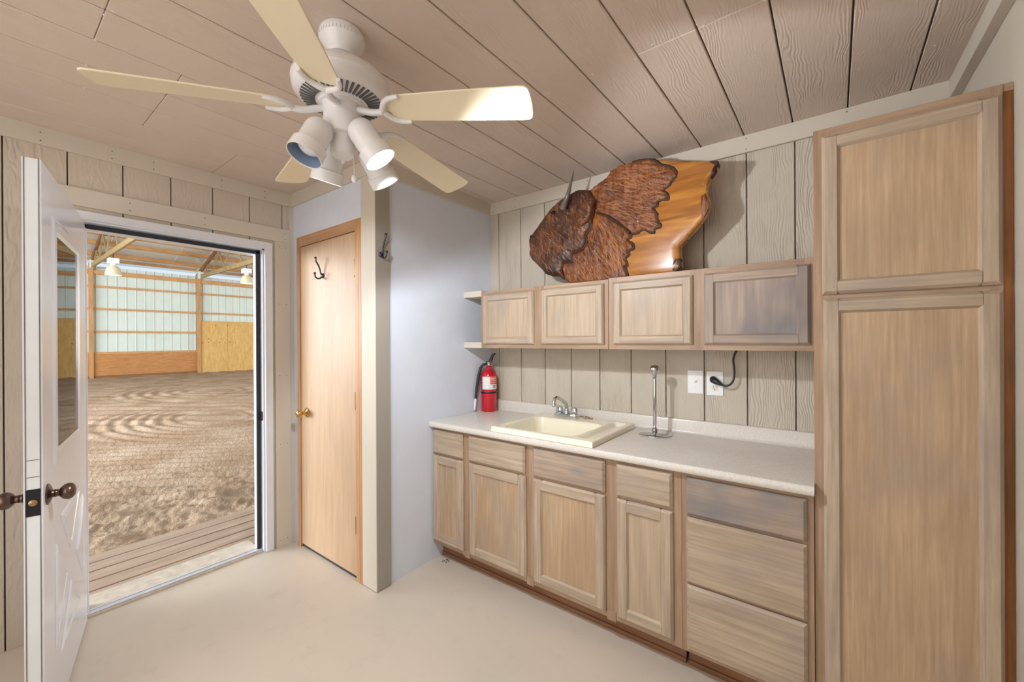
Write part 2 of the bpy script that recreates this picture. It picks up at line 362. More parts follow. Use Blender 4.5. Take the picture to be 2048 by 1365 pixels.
B(XD+.019, XW+.019, YC-.019, YC, C-.0886, C).build('board', 'trim_x', T4, bev=.001)
T5 = struct('trim_5', 'scuffed cream ceiling trim board along the outside door wall', cat='trim')
B(XD, XD+.019, YF, YC-.0, C-.0886, C).build('board', 'trim_y', T5, bev=.001)
nails(T5, [(XD+.019, y, C-.07+dz) for y in (.2, .45, .62, .95, 1.2) for dz in (0, .04)], 'x')
T6 = struct('trim_6', 'thick cream ceiling trim above the right wall', cat='trim')
B(XR-.032, XR, YF, YK, C-.075, C).build('board', 'trim_y', T6, bev=.001)
# casing boards around the outside door
T7 = struct('trim_7', 'wide cream casing boards with nail holes around the outside door', cat='trim')
B(XD, XD+.018, -.2+.42, 1.363, 2.137, 2.228).build('head_board', 'trim_y', T7, bev=.001)
B(XD, XD+.018, 1.263, 1.363, 0, 2.1365).build('side_board', 'trim_z', T7, bev=.001)
B(XD, XD+.012, 1.363, YC, 0, C-.09).build('corner_board', 'trim_z', T7, bev=.001)
nails(T7, [(XD+.018, 1.29+dy, z) for z in (2.10, 1.70, 1.2, .72, .05) for dy in (0, .045)]+[(XD+.018, y, z) for y in (.86, .52, 1.33) for z in (2.16, 2.2)], 'x')
# white metal door frame, seal, sill
DF = struct('trim_8', 'white metal frame with dark weatherstrip around the open doorway', cat='trim')
FX = XD+.016
m = MB(); m.box(FX-.03, FX, 1.2, 1.249, .0, 2.116); m.box(FX-.03, FX, .26, 1.2, 2.072, 2.116); m.box(FX-.03, FX-.012, .262, .335, .0, 2.072); m.build('brickmould', 'frame_white', DF, bev=.003)
m = MB(); m.box(XD-.15, FX-.02, 1.19, 1.2, -.02, 2.072); m.box(XD-.15, FX-.02, .33, .34, -.02, 2.072); m.box(XD-.15, FX-.02, .33, 1.2, 2.064, 2.075); m.build('jamb', 'frame_white', DF)
m = MB(); m.box(XD-.088, XD-.047, 1.165, 1.19, -.02, 2.064); m.box(XD-.15, XD-.047, .34, .362, -.02, 2.064); m.box(XD-.15, XD-.047, .34, 1.19, 2.04, 2.064); m.build('stop', 'frame_white', DF, bev=.002)
m = MB(); m.box(XD-.047, XD-.034, 1.162, 1.187, .022, 2.064); m.box(XD-.047, XD-.034, .36, 1.187, 2.036, 2.06); m.build('weatherstrip', 'seal', DF, bev=.004, seg=2)
B(XD-.034, XD-.01, 1.183, 1.19, .90, .96).build('strike_plate', 'black_metal', DF)
B(XD-.262, XD-.012, .34, 1.19, -.035, .012).build('sill', 'sill', DF, bev=.003)
m = MB(); m.box(XD-.072, XD-.026, .34, 1.19, .012, .019); m.box(XD-.064, XD-.056, .34, 1.19, .019, .024); m.build('threshold_strip', 'alu', DF, bev=.002)
# ------------------------------------------------------------------ closet door
D2 = struct('door_2', 'flat birch closet door in an unpainted pine jamb', (-2.56, YC, 0), 'door')
B(-2.903, -2.2225, YC-.004, YC+.03, .022, 2.098).build('slab', 'birch', D2, bev=.0015)
m = MB(); m.box(-2.943, -2.906, YC-.012, YC+.05, .0, DZ); m.build('jamb', 'pine_jamb', D2, bev=.001)
m = MB(); m.box(-2.2195, -2.1575, YC-.012, YC+.05, .0, DZ); m.box(-2.192, -2.180, YC-.0135, YC-.011, 0, DZ-.01); m.build('jamb', 'pine_jamb', D2, bev=.001)
m = MB(); m.box(-2.906, -2.2195, YC-.012, YC+.05, 2.101, DZ); m.build('head_jamb', 'pine_jamb_x', D2, bev=.001)
for z in (1.876, 1.08, .335):
    h = MB(); h.tube([(-2.2225, YC-.010, z-.046), (-2.2225, YC-.010, z+.046)], .0055, 10); h.ball((-2.2225, YC-.01, z+.05), .005, 8); h.ball((-2.2225, YC-.01, z-.05), .005, 8)
    h.box(-2.236, -2.2225, YC-.006, YC-.003, z-.045, z+.045); h.build('hinge', 'brass_dull', D2, 40)
kp = (-2.82, YC-.004, .948)
kn = MB().lathe([(.033, 0), (.034, .004), (.026, .010), (.012, .014), (.0105, .034), (.017, .040), (.0245, .05), (.0255, .060), (.022, .07), (.012, .0745), (.004, .0735)], kp, (0, -1, 0), 24).build('door_knob', 'brass', D2, 50)
MB().lathe([(.005, 0), (.005, .001), (.001, .0012)], (kp[0], kp[1]-.0745, kp[2]), (0, -1, 0), 10).build('keyhole', 'dark_slot', kn)
# dark gap below closet door
B(-2.906, -2.2195, YC+.005, YC+.02, .0, .02).build('gap_strip', 'dark_slot', D2)
# ------------------------------------------------------------------ outside door, swung into the room
HX, HY = -3.006, .347
dd = Vector((.9749, -.2232, 0)); nn = Vector((.2232, .9749, 0))     # along the slab from hinge to latch, and out of the visible face
DW, DT, DB, DTZ = .925, .044, .014, 2.058
D1 = struct('door_1', 'glossy white outside door standing open with a glazed top and crossbuck bottom', (HX, HY, 0), 'door')
DM = Matrix(((dd.x, nn.x, 0, HX), (dd.y, nn.y, 0, HY), (0, 0, 1, 0), (0, 0, 0, 1)))   # local (s, t, z): t=0 visible face, t=-DT back face
def dbuild(mb, name, mat, parent=None, **k): return mb.xf(DM).build(name, mat, parent or D1, **k)
gs0, gs1, gz0, gz1 = .232, .738, .995, 1.890
m = MB()
for a in ((0, gs0, DB, DTZ), (gs1, DW, DB, DTZ), (gs0, gs1, DB, gz0), (gs0, gs1, gz1, DTZ)): m.box(a[0], a[1], -DT+.003, -.003, a[2], a[3])
dbuild(m, 'core', 'door_edge')
for t0, t1 in ((-.003, 0), (-DT, -DT+.003)):
    m = MB()
    for a in ((.002, gs0, DB, DTZ), (gs1, DW-.001, DB, DTZ), (gs0, gs1, DB, gz0), (gs0, gs1, gz1, DTZ)): m.box(a[0], a[1], t0, t1, a[2], a[3])
    dbuild(m, 'skin', 'door_white')
m = MB(); m.box(DW, DW+.0012, -.0065, -.0045, DB, DTZ); m.box(DW, DW+.0012, -DT+.0045, -DT+.0065, DB, DTZ); dbuild(m, 'edge_groove', 'groove')
# window frame moulding: four mitred pieces on each face
def ring(s0, s1, z0, z1, w, t, h, name, mat, inner=.006):
    o = [(s0, z0), (s1, z0), (s1, z1), (s0, z1)]; i_ = [(s0+w, z0+w), (s1-w, z0+w), (s1-w, z1-w), (s0+w, z1-w)]
    for k in range(4):
        a, b, c_, d_ = o[k], o[(k+1) % 4], i_[(k+1) % 4], i_[k]; cs = ((a[0]+b[0]+c_[0]+d_[0])/4, (a[1]+b[1]+c_[1]+d_[1])/4)
        sh = lambda p, f: (p[0], p[1])
        lo = [(p[0], t, p[1]) for p in (a, b, c_, d_)]
        q = [(a[0]+(d_[0]-a[0])*.3, a[1]+(d_[1]-a[1])*.3), (b[0]+(c_[0]-b[0])*.3, b[1]+(c_[1]-b[1])*.3), (b[0]+(c_[0]-b[0])*.8, b[1]+(c_[1]-b[1])*.8), (a[0]+(d_[0]-a[0])*.8, a[1]+(d_[1]-a[1])*.8)]
        hi = [(p[0], t+h, p[1]) for p in q]
        dbuild(MB().frustum(lo, hi), name, mat)
ring(.168, .768, .970, 1.912, .066, 0, .0055, 'window_frame', 'door_white')
ring(.168, .768, .970, 1.912, .066, -DT, -.0055, 'window_frame', 'door_white')
dbuild(B(gs0-.002, gs1+.002, -.0025, -.0005, gz0-.002, gz1+.002), 'glass', 'glass')
dbuild(B(gs0-.002, gs1+.002, -DT+.0005, -DT+.0025, gz0-.002, gz1+.002), 'glass', 'glass')
for s in (gs0+(gs1-gs0)/3, gs0+(gs1-gs0)*2/3): dbuild(B(s-.011, s+.011, -.034, -.0045, gz0, gz1), 'muntin', 'door_white')
for z in (1.295, 1.588): dbuild(B(gs0, gs1, -.0338, -.0047, z-.010, z+.010), 'muntin', 'door_white')
# crossbuck: four raised triangles pressed into the lower half
def tri(pts):
    P = [Vector((p[0], p[1])) for p in pts]; c_ = sum(P, Vector((0, 0)))/3; m = MB()
    def inset(d):
        out = []
        for k in range(3):
            a, b, e = P[k-1], P[k], P[(k+1) % 3]; u = (a-b).normalized(); w = (e-b).normalized(); bi = (u+w).normalized(); sn = math.sqrt(max(1e-6, (1-u.dot(w))/2)); out.append(b+bi*(d/sn))
        return out
    rings = [[(q.x, t, q.y) for q in inset(d)] for d, t in ((0, 0.0003), (.010, .0065), (.016, .0065), (.026, .0015), (.034, .0055))]
    vs = sum(rings, []); fs = []
    for r in range(len(rings)-1): fs += [(r*3+k, r*3+(k+1) % 3, r*3+3+(k+1) % 3, r*3+3+k) for k in range(3)]
    fs.append((12, 13, 14)); m.addv(vs, fs); dbuild(m, 'raised_panel', 'door_white')
tri([(.215, .765), (.655, .765), (.452, .560)]); tri([(.125, .700), (.318, .495), (.115, .288)])
tri([(.745, .695), (.525, .495), (.753, .295)]); tri([(.453, .428), (.205, .228), (.662, .228)])
# knobs and lock plate
for t, sgn in ((0, 1), (-DT, -1)):
    kb = dbuild(MB().lathe([(.036, 0), (.036, .003), (.028, .008), (.0145, .012), (.0125, .017), (.0145, .020), (.0125, .023), (.0125, .029), (.019, .033), (.026, .041), (.029, .050), (.0265, .060), (.018, .0675), (.004, .070)], (.862, t, .905), (0, sgn, 0), 26), 'door_knob', 'bronze', smooth=45)
    if sgn < 0: dbuild(MB().lathe([(.007, .068), (.007, .086), (.003, .088)], (.862, t, .905), (0, -1, 0), 12), 'turn_button', 'bronze', kb, smooth=45)
pl = dbuild(B(DW-.001, DW+.0016, -DT+.005, -.005, .855, .945), 'lock_plate', 'black_metal')
dbuild(MB().lathe([(.011, 0), (.0105, .004), (.004, .006)], (DW+.0015, -DT/2, .9), (1, 0, 0), 14), 'latch_bolt', 'brass_dull', pl, smooth=40)
m = MB(); m.box(DW-.001, DW+.0008, -DT+.007, -.007, .985, .987); m.box(DW-.001, DW+.0008, -DT+.007, -.007, 1.042, 1.044); dbuild(m, 'edge_seam', 'groove')
for z in (.25, 1.05, 1.85): dbuild(MB().tube([(-.002, -DT-.004, z-.045), (-.002, -DT-.004, z+.045)], .006, 10), 'hinge', 'brass_dull', smooth=40)
# ------------------------------------------------------------------ cabinets
def slabfront(parent, name, x0, x1, z0, z1, yb, t, mat, c=.011, ratio=.55):
    lo = [(x0, yb, z0), (x1, yb, z0), (x1, yb, z1), (x0, yb, z1)]; md = [(x0, yb-t*(1-ratio), z0), (x1, yb-t*(1-ratio), z0), (x1, yb-t*(1-ratio), z1), (x0, yb-t*(1-ratio), z1)]
    hi = [(x0+c, yb-t, z0+c), (x1-c, yb-t, z0+c), (x1-c, yb-t, z1-c), (x0+c, yb-t, z1-c)]
    m = MB(); m.addv(lo+md+hi, [(0, 1, 2, 3)]+[(i, (i+1) % 4, (i+1) % 4+4, i+4) for i in range(4)]+[(i+4, (i+1) % 4+4, (i+1) % 4+8, i+8) for i in range(4)]+[(8, 9, 10, 11)])
    return m.build(name, mat, parent)
def door(parent, x0, x1, z0, z1, yb, t=.019, sw=.057, ms='oak_z', mr='oak_x', mp='oak_panel', label=None):
    d = B(x0+.004, x1-.004, yb-t*.4, yb-.0005, z0+.004, z1-.004).build('door', ms, parent)
    if label: d['label'] = label
    c, ci = .010, .008; yf = yb-t
    def piece(name, bk, frn, mat):
        e = [(bk[0], yb, bk[2]), (bk[1], yb, bk[2]), (bk[1], yb, bk[3]), (bk[0], yb, bk[3])]; f_ = [(frn[0], yf, frn[2]), (frn[1], yf, frn[2]), (frn[1], yf, frn[3]), (frn[0], yf, frn[3])]
        md = [(p[0], yb-t*.45, p[2]) for p in e]
        MB().addv(e+md+f_, [(0, 1, 2, 3)]+[(i, (i+1) % 4, (i+1) % 4+4, i+4) for i in range(4)]+[(i+4, (i+1) % 4+4, (i+1) % 4+8, i+8) for i in range(4)]+[(8, 9, 10, 11)]).build(name, mat, d)
    piece('stile', (x0, x0+sw, z0, z1), (x0+c, x0+sw-ci, z0+c, z1-c), ms)
    piece('stile', (x1-sw, x1, z0, z1), (x1-sw+ci, x1-c, z0+c, z1-c), ms)
    piece('rail', (x0+sw-.009, x1-sw+.009, z0, z0+sw), (x0+sw-.009, x1-sw+.009, z0+c, z0+sw-ci), mr)
    piece('rail', (x0+sw-.009, x1-sw+.009, z1-sw, z1), (x0+sw-.009, x1-sw+.009, z1-sw+ci, z1-c), mr)
    B(x0+sw-.006, x1-sw+.006, yb-t*.42, yb-t*.2, z0+sw-.006, z1-sw+.006).build('panel', mp, d)
    return d
def frame(parent, xs, zs, xa, xb, za, zb, y0, y1):
    for a, b in xs: B(a, b, y0, y1, za, zb).build('face_stile', 'oak_frame', parent, bev=.0008)
    for a, b in zs: B(xa, xb, y0+.0006, y1, a, b).build('face_rail', 'oak_frame_x', parent, bev=.0008)
YFB = 1.825
bc = thing('base_cabinet', 'long oak base cabinet with four doors and four drawers under the sink', 'cabinet', (-1.26, 2.1, 0))
m = MB()
for q in ((XW+.003, XW+.018, YFB+.02, YK-.002, .1, .874), (-.495, -.480, YFB+.02, YK-.002, .1, .874), (XW+.018, -.495, YFB+.02, YK-.002, .1, .116), (XW+.018, -.495, YK-.012, YK-.002, .116, .874)): m.box(*q)
m.build('carcass', 'oak_frame', bc)
frame(bc, [(XW+.002, -1.99), (-1.772, -1.69), (-1.305, -1.215), (-.84, -.745), (-.525, -.4752)], [(.835, .876), (.665, .735), (.112, .165)], XW+.002, -.4752, .112, .876, YFB, YFB+.02)
for a in (-1.757, -1.288, -.822):
    B(a+.004, a+.05, YFB-.0035, YFB, .104, .150).build('face_block', 'oak_frame', bc, bev=.0008)
B(XW+.003, -.480, 1.908, 1.922, 0, .115).build('toe_board', 'toe', bc); B(XW+.003, -.480, 1.900, 1.908, 0, .022).build('shoe_strip', 'toe', bc)
for a, b, mt in ((-2.026, -1.757, 'oak_x'), (-1.708, -1.289, 'oak_x'), (-1.234, -.821, 'oak_grey_x'), (-.765, -.510, 'oak_x')):
    slabfront(bc, 'drawer', a, b, .706, .860, YFB, .019, mt)
for a, b, w, mp in ((-2.026, -1.756, .057, 'oak_panel'), (-1.705, -1.283, .057, 'oak_panel'), (-1.234, -.821, .057, 'oak_panel'), (-.764, -.509, .057, 'oak_panel_pale')):
    door(bc, a, b, .138, .694, YFB, sw=w, mp=mp)
db = thing('drawer_cabinet', 'oak base cabinet with three stacked drawers beside the tall cabinet', 'cabinet', (-.245, 2.1, 0))
B(-.470, -.020, YFB+.02, YK-.002, .1, .872).build('carcass', 'oak_frame', db)
frame(db, [(-.4746, -.435), (-.062, -.0195)], [(.845, .876), (.675, .715), (.395, .43), (.112, .165)], -.4746, -.0195, .112, .876, YFB, YFB+.02)
B(-.468, -.020, 1.908, 1.922, 0, .115).build('toe_board', 'toe', db); B(-.468, -.020, 1.900, 1.908, 0, .022).build('shoe_strip', 'toe', db)
d = slabfront(db, 'drawer', -.454, -.040, .698, .857, YFB, .019, 'oak_grey_x'); d['label'] = 'grey stained top drawer front'
slabfront(db, 'drawer', -.454, -.040, .412, .689, YFB, .019, 'oak_x'); slabfront(db, 'drawer', -.454, -.040, .128, .404, YFB, .019, 'oak_x')
YW = 2.1175
def wallcab(xa, xb, za, zb, doors, label, mats):
    w = thing('wall_cabinet', label, 'cabinet', ((xa+xb)/2, 2.27, za), 'low oak wall cabinets over the counter')
    B(xa+.002, xb-.002, YW+.02, YK-.001, za+.004, zb-.004).build('carcass', 'oak_frame', w)
    mid = [(doors[0][1]-.015, doors[1][0]+.015)]
    frame(w, [(xa, doors[0][0]+.02)]+mid+[(doors[1][1]-.02, xb)], [(za, za+.045), (zb-.045, zb)], xa, xb, za, zb, YW, YW+.02)
    for (a, b), mm in zip(doors, mats): door(w, a, b, 1.412, 1.751, YW, sw=.05, **mm)
pale = dict(mp='oak_panel_pale'); grey = dict(ms='oak_grey_z', mr='oak_grey_x', mp='oak_grey_z', label='grey stained door')
wallcab(-1.868, -.934, 1.386, 1.772, [(-1.843, -1.425), (-1.371, -.957)], 'low two-door oak wall cabinet over the sink, next to the shelves', [pale, pale])
wallcab(-.932, -.019, 1.385, 1.778, [(-.904, -.494), (-.443, -.032)], 'low two-door oak wall cabinet with a grey door beside the tall cabinet', [pale, grey])
for z0, z1, lb in ((1.743, 1.784, 'upper short cream shelf between white wall and wall cabinet'), (1.386, 1.426, 'lower short cream shelf between white wall and wall cabinet')):
    tag(B(XW, -1.8685, YW+.004, YK-.001, z0, z1).build('shelf', 'trim_x', None, bev=.0015), lb, 'shelf', 'short corner shelves')
YP = 1.836
pc = thing('tall_cabinet', 'tall two-door oak pantry cabinet against the right wall', 'cabinet', (.21, 2.1, 0))
B(-.0175, .43, YP+.02, YK-.002, .0, 2.18).build('carcass', 'oak_frame', pc)
frame(pc, [(-.018, .03), (.405, .433)], [(2.135, 2.187), (1.565, 1.61), (.1, .16)], -.018, .433, .0, 2.187, YP, YP+.02)
door(pc, .006, .429, 1.594, 2.155, YP, sw=.050, mp='oak_panel'); door(pc, .0085, .430, .115, 1.577, YP, sw=.050, mp='oak_panel')
B(.433, XR-.001, YP+.008, YP+.02, .0, 2.165).build('filler_strip', 'plywood_strip', pc); B(.433, XR-.001, YP+.004, YP+.02, 2.165, 2.187).build('filler_cap', 'oak_frame_x', pc)
# ------------------------------------------------------------------ countertop
ct = thing('countertop', 'speckled grey-beige laminate counter with rolled front edge', 'countertop', (-1.03, 2.1, .876))
yn, zt, zb_ = 1.789, .914, .876
prof = [(YK-.002, zb_), (yn+.03, zb_), (yn+.006, zb_+.001), (yn+.001, zb_+.006), (yn, zb_+.016), (yn+.001, zt-.010), (yn+.005, zt-.003), (yn+.014, zt), (YK-.002, zt)]
m = MB(); hx0, hx1, hy0, hy1 = -1.475, -.90, 1.835, 2.30
m.prism(prof, 'x', XW+.002, hx0); m.prism(prof, 'x', hx1, -.0185)
m.prism([(hy0, zb_)]+prof[1:8]+[(hy0, zt)], 'x', hx0, hx1); m.box(hx0, hx1, hy1, YK-.002, zb_, zt); m.build('worktop', 'laminate', ct, 40)
bs = [(YK-.001, zt-.002), (YK-.034, zt-.002), (YK-.026, zt+.004), (YK-.022, zt+.014), (YK-.021, zt+.068), (YK-.017, zt+.074), (YK-.010, zt+.076), (YK-.001, zt+.076)]
MB().prism(bs, 'x', XW+.002, -.0185).build('backsplash', 'laminate', ct, 40)
# ------------------------------------------------------------------ sink (height field with steep basin walls)
SX0, SX1, SY0, SY1 = -1.517, -.879, 1.800, 2.357
def rsdf(x, y, x0, x1, y0, y1, r):
    qx = abs(x-(x0+x1)/2)-(x1-x0)/2+r; qy = abs(y-(y0+y1)/2)-(y1-y0)/2+r
    return math.hypot(max(qx, 0), max(qy, 0))+min(max(qx, qy), 0)-r
def sinkz(x, y):
    z = .9425; e = min(x-SX0, SX1-x, y-SY0, SY1-y); z -= .005*max(0, 1-e/.007)**2
    d = rsdf(x, y, -1.465, -1.005+.02*(y-2), 1.838, 2.215, .055)
    if d < 0:
        t = -d; z -= min(.165, .165*(1-math.exp(-(t/.022)**1.6)))
    l = rsdf(x, y, -.99, -.908, 1.862, 2.325, .02)
    if l < 0 and d > .004: z -= .022*min(1, (-l/.018))**.8
    return max(z, .762)
xs = list(np.linspace(SX0, SX1, 112)); ys = list(np.linspace(SY0, SY1, 98)); m = MB(); nx = len(xs)
m.v = [Vector((x, y, sinkz(x, y))) for y in ys for x in xs]
m.f = [(j*nx+i, j*nx+i+1, (j+1)*nx+i+1, (j+1)*nx+i) for j in range(len(ys)-1) for i in range(nx-1)]
bd = [i for i in range(nx)]+[j*nx+nx-1 for j in range(1, len(ys))]+[(len(ys)-1)*nx+i for i in range(nx-2, -1, -1)]+[j*nx for j in range(len(ys)-2, 0, -1)]
k0 = len(m.v); m.v += [Vector((m.v[i].x, m.v[i].y, .9145)) for i in bd]; nb = len(bd)
m.f += [(bd[i], bd[(i+1) % nb], k0+(i+1) % nb, k0+i) for i in range(nb)]
sk = thing('sink', 'cream drop-in sink with a side ledge, set in the counter', 'sink', (-1.2, 2.08, .914)); m.build('basin', 'sink', sk, 60)
MB().lathe([(.035, 0), (.035, .003), (.028, .004), (.01, .002)], (-1.24, 2.03, .7785), (0, 0, 1), 20).build('drain', 'chrome', sk, 40)
# faucet
FXc, FYc, FZ = -1.295, 2.288, .9425
fc = thing('faucet', 'small chrome two-handle faucet at the back of the sink', 'faucet', (FXc, FYc, FZ))
MB().prism([(FXc-.078, FYc-.022), (FXc-.066, FYc-.026), (FXc+.066, FYc-.026), (FXc+.078, FYc-.022), (FXc+.078, FYc+.02), (FXc-.078, FYc+.02)], 'z', FZ, FZ+.028).build('base', 'chrome', fc, 40, bev=.004, seg=2)
sp = MB(); sp.tube([(FXc, FYc, FZ+.02), (FXc, FYc, FZ+.075), (FXc, FYc-.008, FZ+.090), (FXc-.006, FYc-.03, FZ+.108), (FXc-.016, FYc-.075, FZ+.132), (FXc-.02, FYc-.092, FZ+.136), (FXc-.024, FYc-.106, FZ+.130), (FXc-.026, FYc-.113, FZ+.116), (FXc-.026, FYc-.114, FZ+.098)], [.013, .012, .0115, .011, .0105, .0105, .0105, .0105, .0105], 14); sp.build('spout', 'chrome', fc, 50)
MB().lathe([(.013, 0), (.0135, .004), (.0135, .016), (.011, .02)], (FXc-.026, FYc-.114, FZ+.082), (0, 0, 1), 14).build('aerator', 'chrome', fc, 40)
MB().lathe([(.021, .026), (.021, .034), (.016, .046), (.014, .056)], (FXc, FYc, FZ), (0, 0, 1), 18).build('spout_collar', 'chrome', fc, 40)
for s in (-.052, .052):
    vs = []; hb = MB(); nlob = 8
    for h, r in ((.027, .021), (.034, .023), (.06, .020), (.068, .017), (.071, .010)):
        vs += [(FXc+s+math.cos(2*math.pi*k/48)*r*(1+.09*math.cos(nlob*2*math.pi*k/48)), FYc+math.sin(2*math.pi*k/48)*r*(1+.09*math.cos(nlob*2*math.pi*k/48)), FZ+h) for k in range(48)]
    hb.addv(vs, [(i*48+k, i*48+(k+1) % 48, (i+1)*48+(k+1) % 48, (i+1)*48+k) for i in range(4) for k in range(48)]+[tuple(192+k for k in range(48))]); hb.build('handle', 'chrome', fc, 35)
m = MB(); m.ball((-1.175, 2.335, .948), .014, 10, (1.3, .8, .55)); m.ball((-1.15, 2.335, .946), .01, 8, (1.5, .8, .5)); m.ball((-1.195, 2.332, .946), .008, 8, (1, .8, .6))  # low rusty bit of debris beside the faucet
tag(m.build('rusty_bit', M['brass_dull'], None, 50), 'small rusty bit of debris lying right of the faucet', 'stopper')
# ------------------------------------------------------------------ fire extinguisher
EX, EY, EZ, ER = -1.972, 2.318, .914, .0575
ex = thing('fire_extinguisher', 'red fire extinguisher with black hose standing in the counter corner', 'extinguisher', (EX, EY, EZ))
MB().lathe([(ER-.004, 0), (ER, .004), (ER, .255), (ER-.003, .272), (ER-.012, .290), (ER-.027, .303), (.021, .309), (.020, .322), (.022, .324), (.022, .333)], (EX, EY, EZ), (0, 0, 1), 36).build('cylinder', 'red', ex, 50)
def arc(a0, a1, z0, z1, r, name, mat, par, n=18):
    vs = [(EX+math.cos(a)*r, EY+math.sin(a)*r, EZ+z) for z in (z0, z1) for a in np.linspace(a0, a1, n)]
    return MB().addv(vs, [(i, i+1, n+i+1, n+i) for i in range(n-1)]).build(name, mat, par, 60)
ca = math.atan2(-EY, -EX)   # towards the viewer
lb = arc(ca-.95, ca+1.5, .165, .258, ER+.0006, 'label', 'label_white', ex)
arc(ca+.18, ca+1.5, .202, .257, ER+.001, 'orange_block', 'label_orange', lb)
m = MB()
for z in (.214, .226, .238, .247):
    vs = [(EX+math.cos(a)*(ER+.0014), EY+math.sin(a)*(ER+.0014), EZ+z+dz) for dz in (0, .0035) for a in np.linspace(ca+.26, ca+1.2, 8)]; m.addv(vs, [(i, i+1, 8+i+1, 8+i) for i in range(7)])
m.build('print_lines', 'label_white', lb)
m = MB()
for z in (.175, .183, .191):
    vs = [(EX+math.cos(a)*(ER+.0014), EY+math.sin(a)*(ER+.0014), EZ+z+dz) for dz in (0, .003) for a in np.linspace(ca+.5, ca+.95, 6)]; m.addv(vs, [(i, i+1, 6+i+1, 6+i) for i in range(5)])
m.build('small_print', 'dark_slot', lb)
MB().lathe([(ER+.0004, .134), (ER+.002, .136), (ER+.002, .144), (ER+.0004, .146)], (EX, EY, EZ), (0, 0, 1), 36).build('hose_band', 'rubber', ex, 40)
vh = EZ+.333
MB().lathe([(.016, 0), (.018, .006), (.015, .012), (.015, .03), (.011, .034)], (EX, EY, vh), (0, 0, 1), 16).build('valve', 'chrome', ex, 40)
MB().lathe([(.013, 0), (.014, .004), (.014, .012), (.012, .014)], (EX+.016, EY-.016, vh+.016), (.7, -.7, 0), 16).build('gauge', 'chrome', ex, 40)
m = MB(); m.prism([(0, 0), (.03, .004), (.046, .03), (.056, .062), (.072, .078), (.066, .088), (.044, .078), (.03, .05), (.018, .026), (-.004, .022)], 'y', -.010, .010)
m.xf(Matrix.Translation((EX-.022, EY, vh+.012)) @ Matrix.Rotation(.35, 4, 'Z')).build('lever', 'rubber', ex, bev=.003)
m = MB(); m.prism([(-.01, 0), (.05, .006), (.06, .0), (.05, -.006), (-.01, -.008)], 'y', -.007, .007)
m.xf(Matrix.Translation((EX+.006, EY-.01, vh+.018)) @ Matrix.Rotation(-.6, 4, 'Z')).build('carry_handle', 'chrome', ex, bev=.002)
MB().tube([(EX-.0, EY-.02, vh+.03), (EX+.05, EY-.045, vh+.036), (EX+.085, EY-.055, vh+.04)], .0016, 6).build('safety_pin', 'chrome', ex)
hose = [(EX-.010, EY-.010, vh+.018), (EX-.028, EY-.03, vh+.012), (EX-.038, EY-.05, vh-.012), (EX-.044, EY-.066, vh-.07), (EX-.046, EY-.082, vh-.15), (EX-.047, EY-.096, vh-.235)]
MB().tube(hose, [.0095, .0105, .0105, .0105, .010, .0095], 12).build('hose', 'rubber', ex, 50)
MB().tube([hose[-1], (EX-.047, EY-.100, vh-.262), (EX-.047, EY-.107, vh-.315)], [.0085, .0095, .0075], 12).build('nozzle', 'label_white', ex, 50)
# ------------------------------------------------------------------ paper towel holder
PX, PY = -.728, 2.262
ph = thing('towel_holder', 'chrome upright paper towel holder with round base, empty', 'towel holder', (PX, PY, zt))
MB().lathe([(.084, 0), (.086, .002), (.086, .008), (.078, .013), (.03, .0155), (.012, .017)], (PX, PY, zt), (0, 0, 1), 40).build('base', 'chrome', ph, 40)
MB().lathe([(.012, .0165), (.0155, .022), (.0155, .032), (.011, .037), (.0075, .048), (.0100, .06), (.0100, .30), (.0092, .312), (.011, .318), (.011, .324)], (PX, PY, zt), (0, 0, 1), 18).build('post', 'chrome', ph, 40)
MB().lathe([(.008, .322), (.014, .334), (.021, .346), (.0255, .358), (.0245, .369), (.018, .379), (.007, .383)], (PX, PY, zt), (0, 0, 1), 22).build('finial', 'chrome', ph, 60)
# ------------------------------------------------------------------ switch, outlet, cord
def plate(name, label, cat, xa, xb, za, zb2):
    t = thing(name, label, cat, ((xa+xb)/2, YK, (za+zb2)/2)); B(xa, xb, YK-.006, YK, za, zb2).build('wall_plate', 'plate_white', t, bev=.0025, seg=2); return t
sw_ = plate('light_switch', 'white single toggle light switch plate above the backsplash', 'switch', -.594, -.513, 1.136, 1.266)
sx = -.5535; B(sx-.006, sx+.006, YK-.0075, YK-.004, 1.188, 1.214).build('slot_frame', 'plate_white', sw_); MB().prism([(YK-.006, 1.194), (YK-.006, 1.207), (YK-.017, 1.212), (YK-.017, 1.206)], 'x', sx-.0045, sx+.0045).build('toggle', 'plate_white', sw_)
MB().lathe([(.003, 0), (.003, .0012), (.001, .0016)], (sx, YK-.006, 1.232), (0, -1, 0), 8).build('screw', 'alu', sw_); MB().lathe([(.003, 0), (.003, .0012), (.001, .0016)], (sx, YK-.006, 1.172), (0, -1, 0), 8).build('screw', 'alu', sw_)
ou = plate('wall_outlet', 'white duplex outlet plate with a black plug in its upper socket', 'outlet', -.497, -.414, 1.133, 1.264)
oxc = -.4555
for z in (1.222, 1.176):
    r = MB().lathe([(.0175, 0), (.0175, .0015), (.016, .002)], (oxc, YK-.006, z), (0, -1, 0), 24).build('receptacle', 'outlet_ivory', ou)
    s = MB(); s.box(oxc-.0075, oxc-.0055, YK-.0086, YK-.0078, z-.001, z+.009); s.box(oxc+.0055, oxc+.0075, YK-.0086, YK-.0078, z, z+.008); s.lathe([(.0028, 0), (.0028, .0006)], (oxc, YK-.008, z-.009), (0, -1, 0), 8); s.build('slot', 'dark_slot', r)
cd = thing('power_cord', 'black power cord hanging from wall cabinet to the outlet', 'cord', (oxc, YK-.01, 1.222))
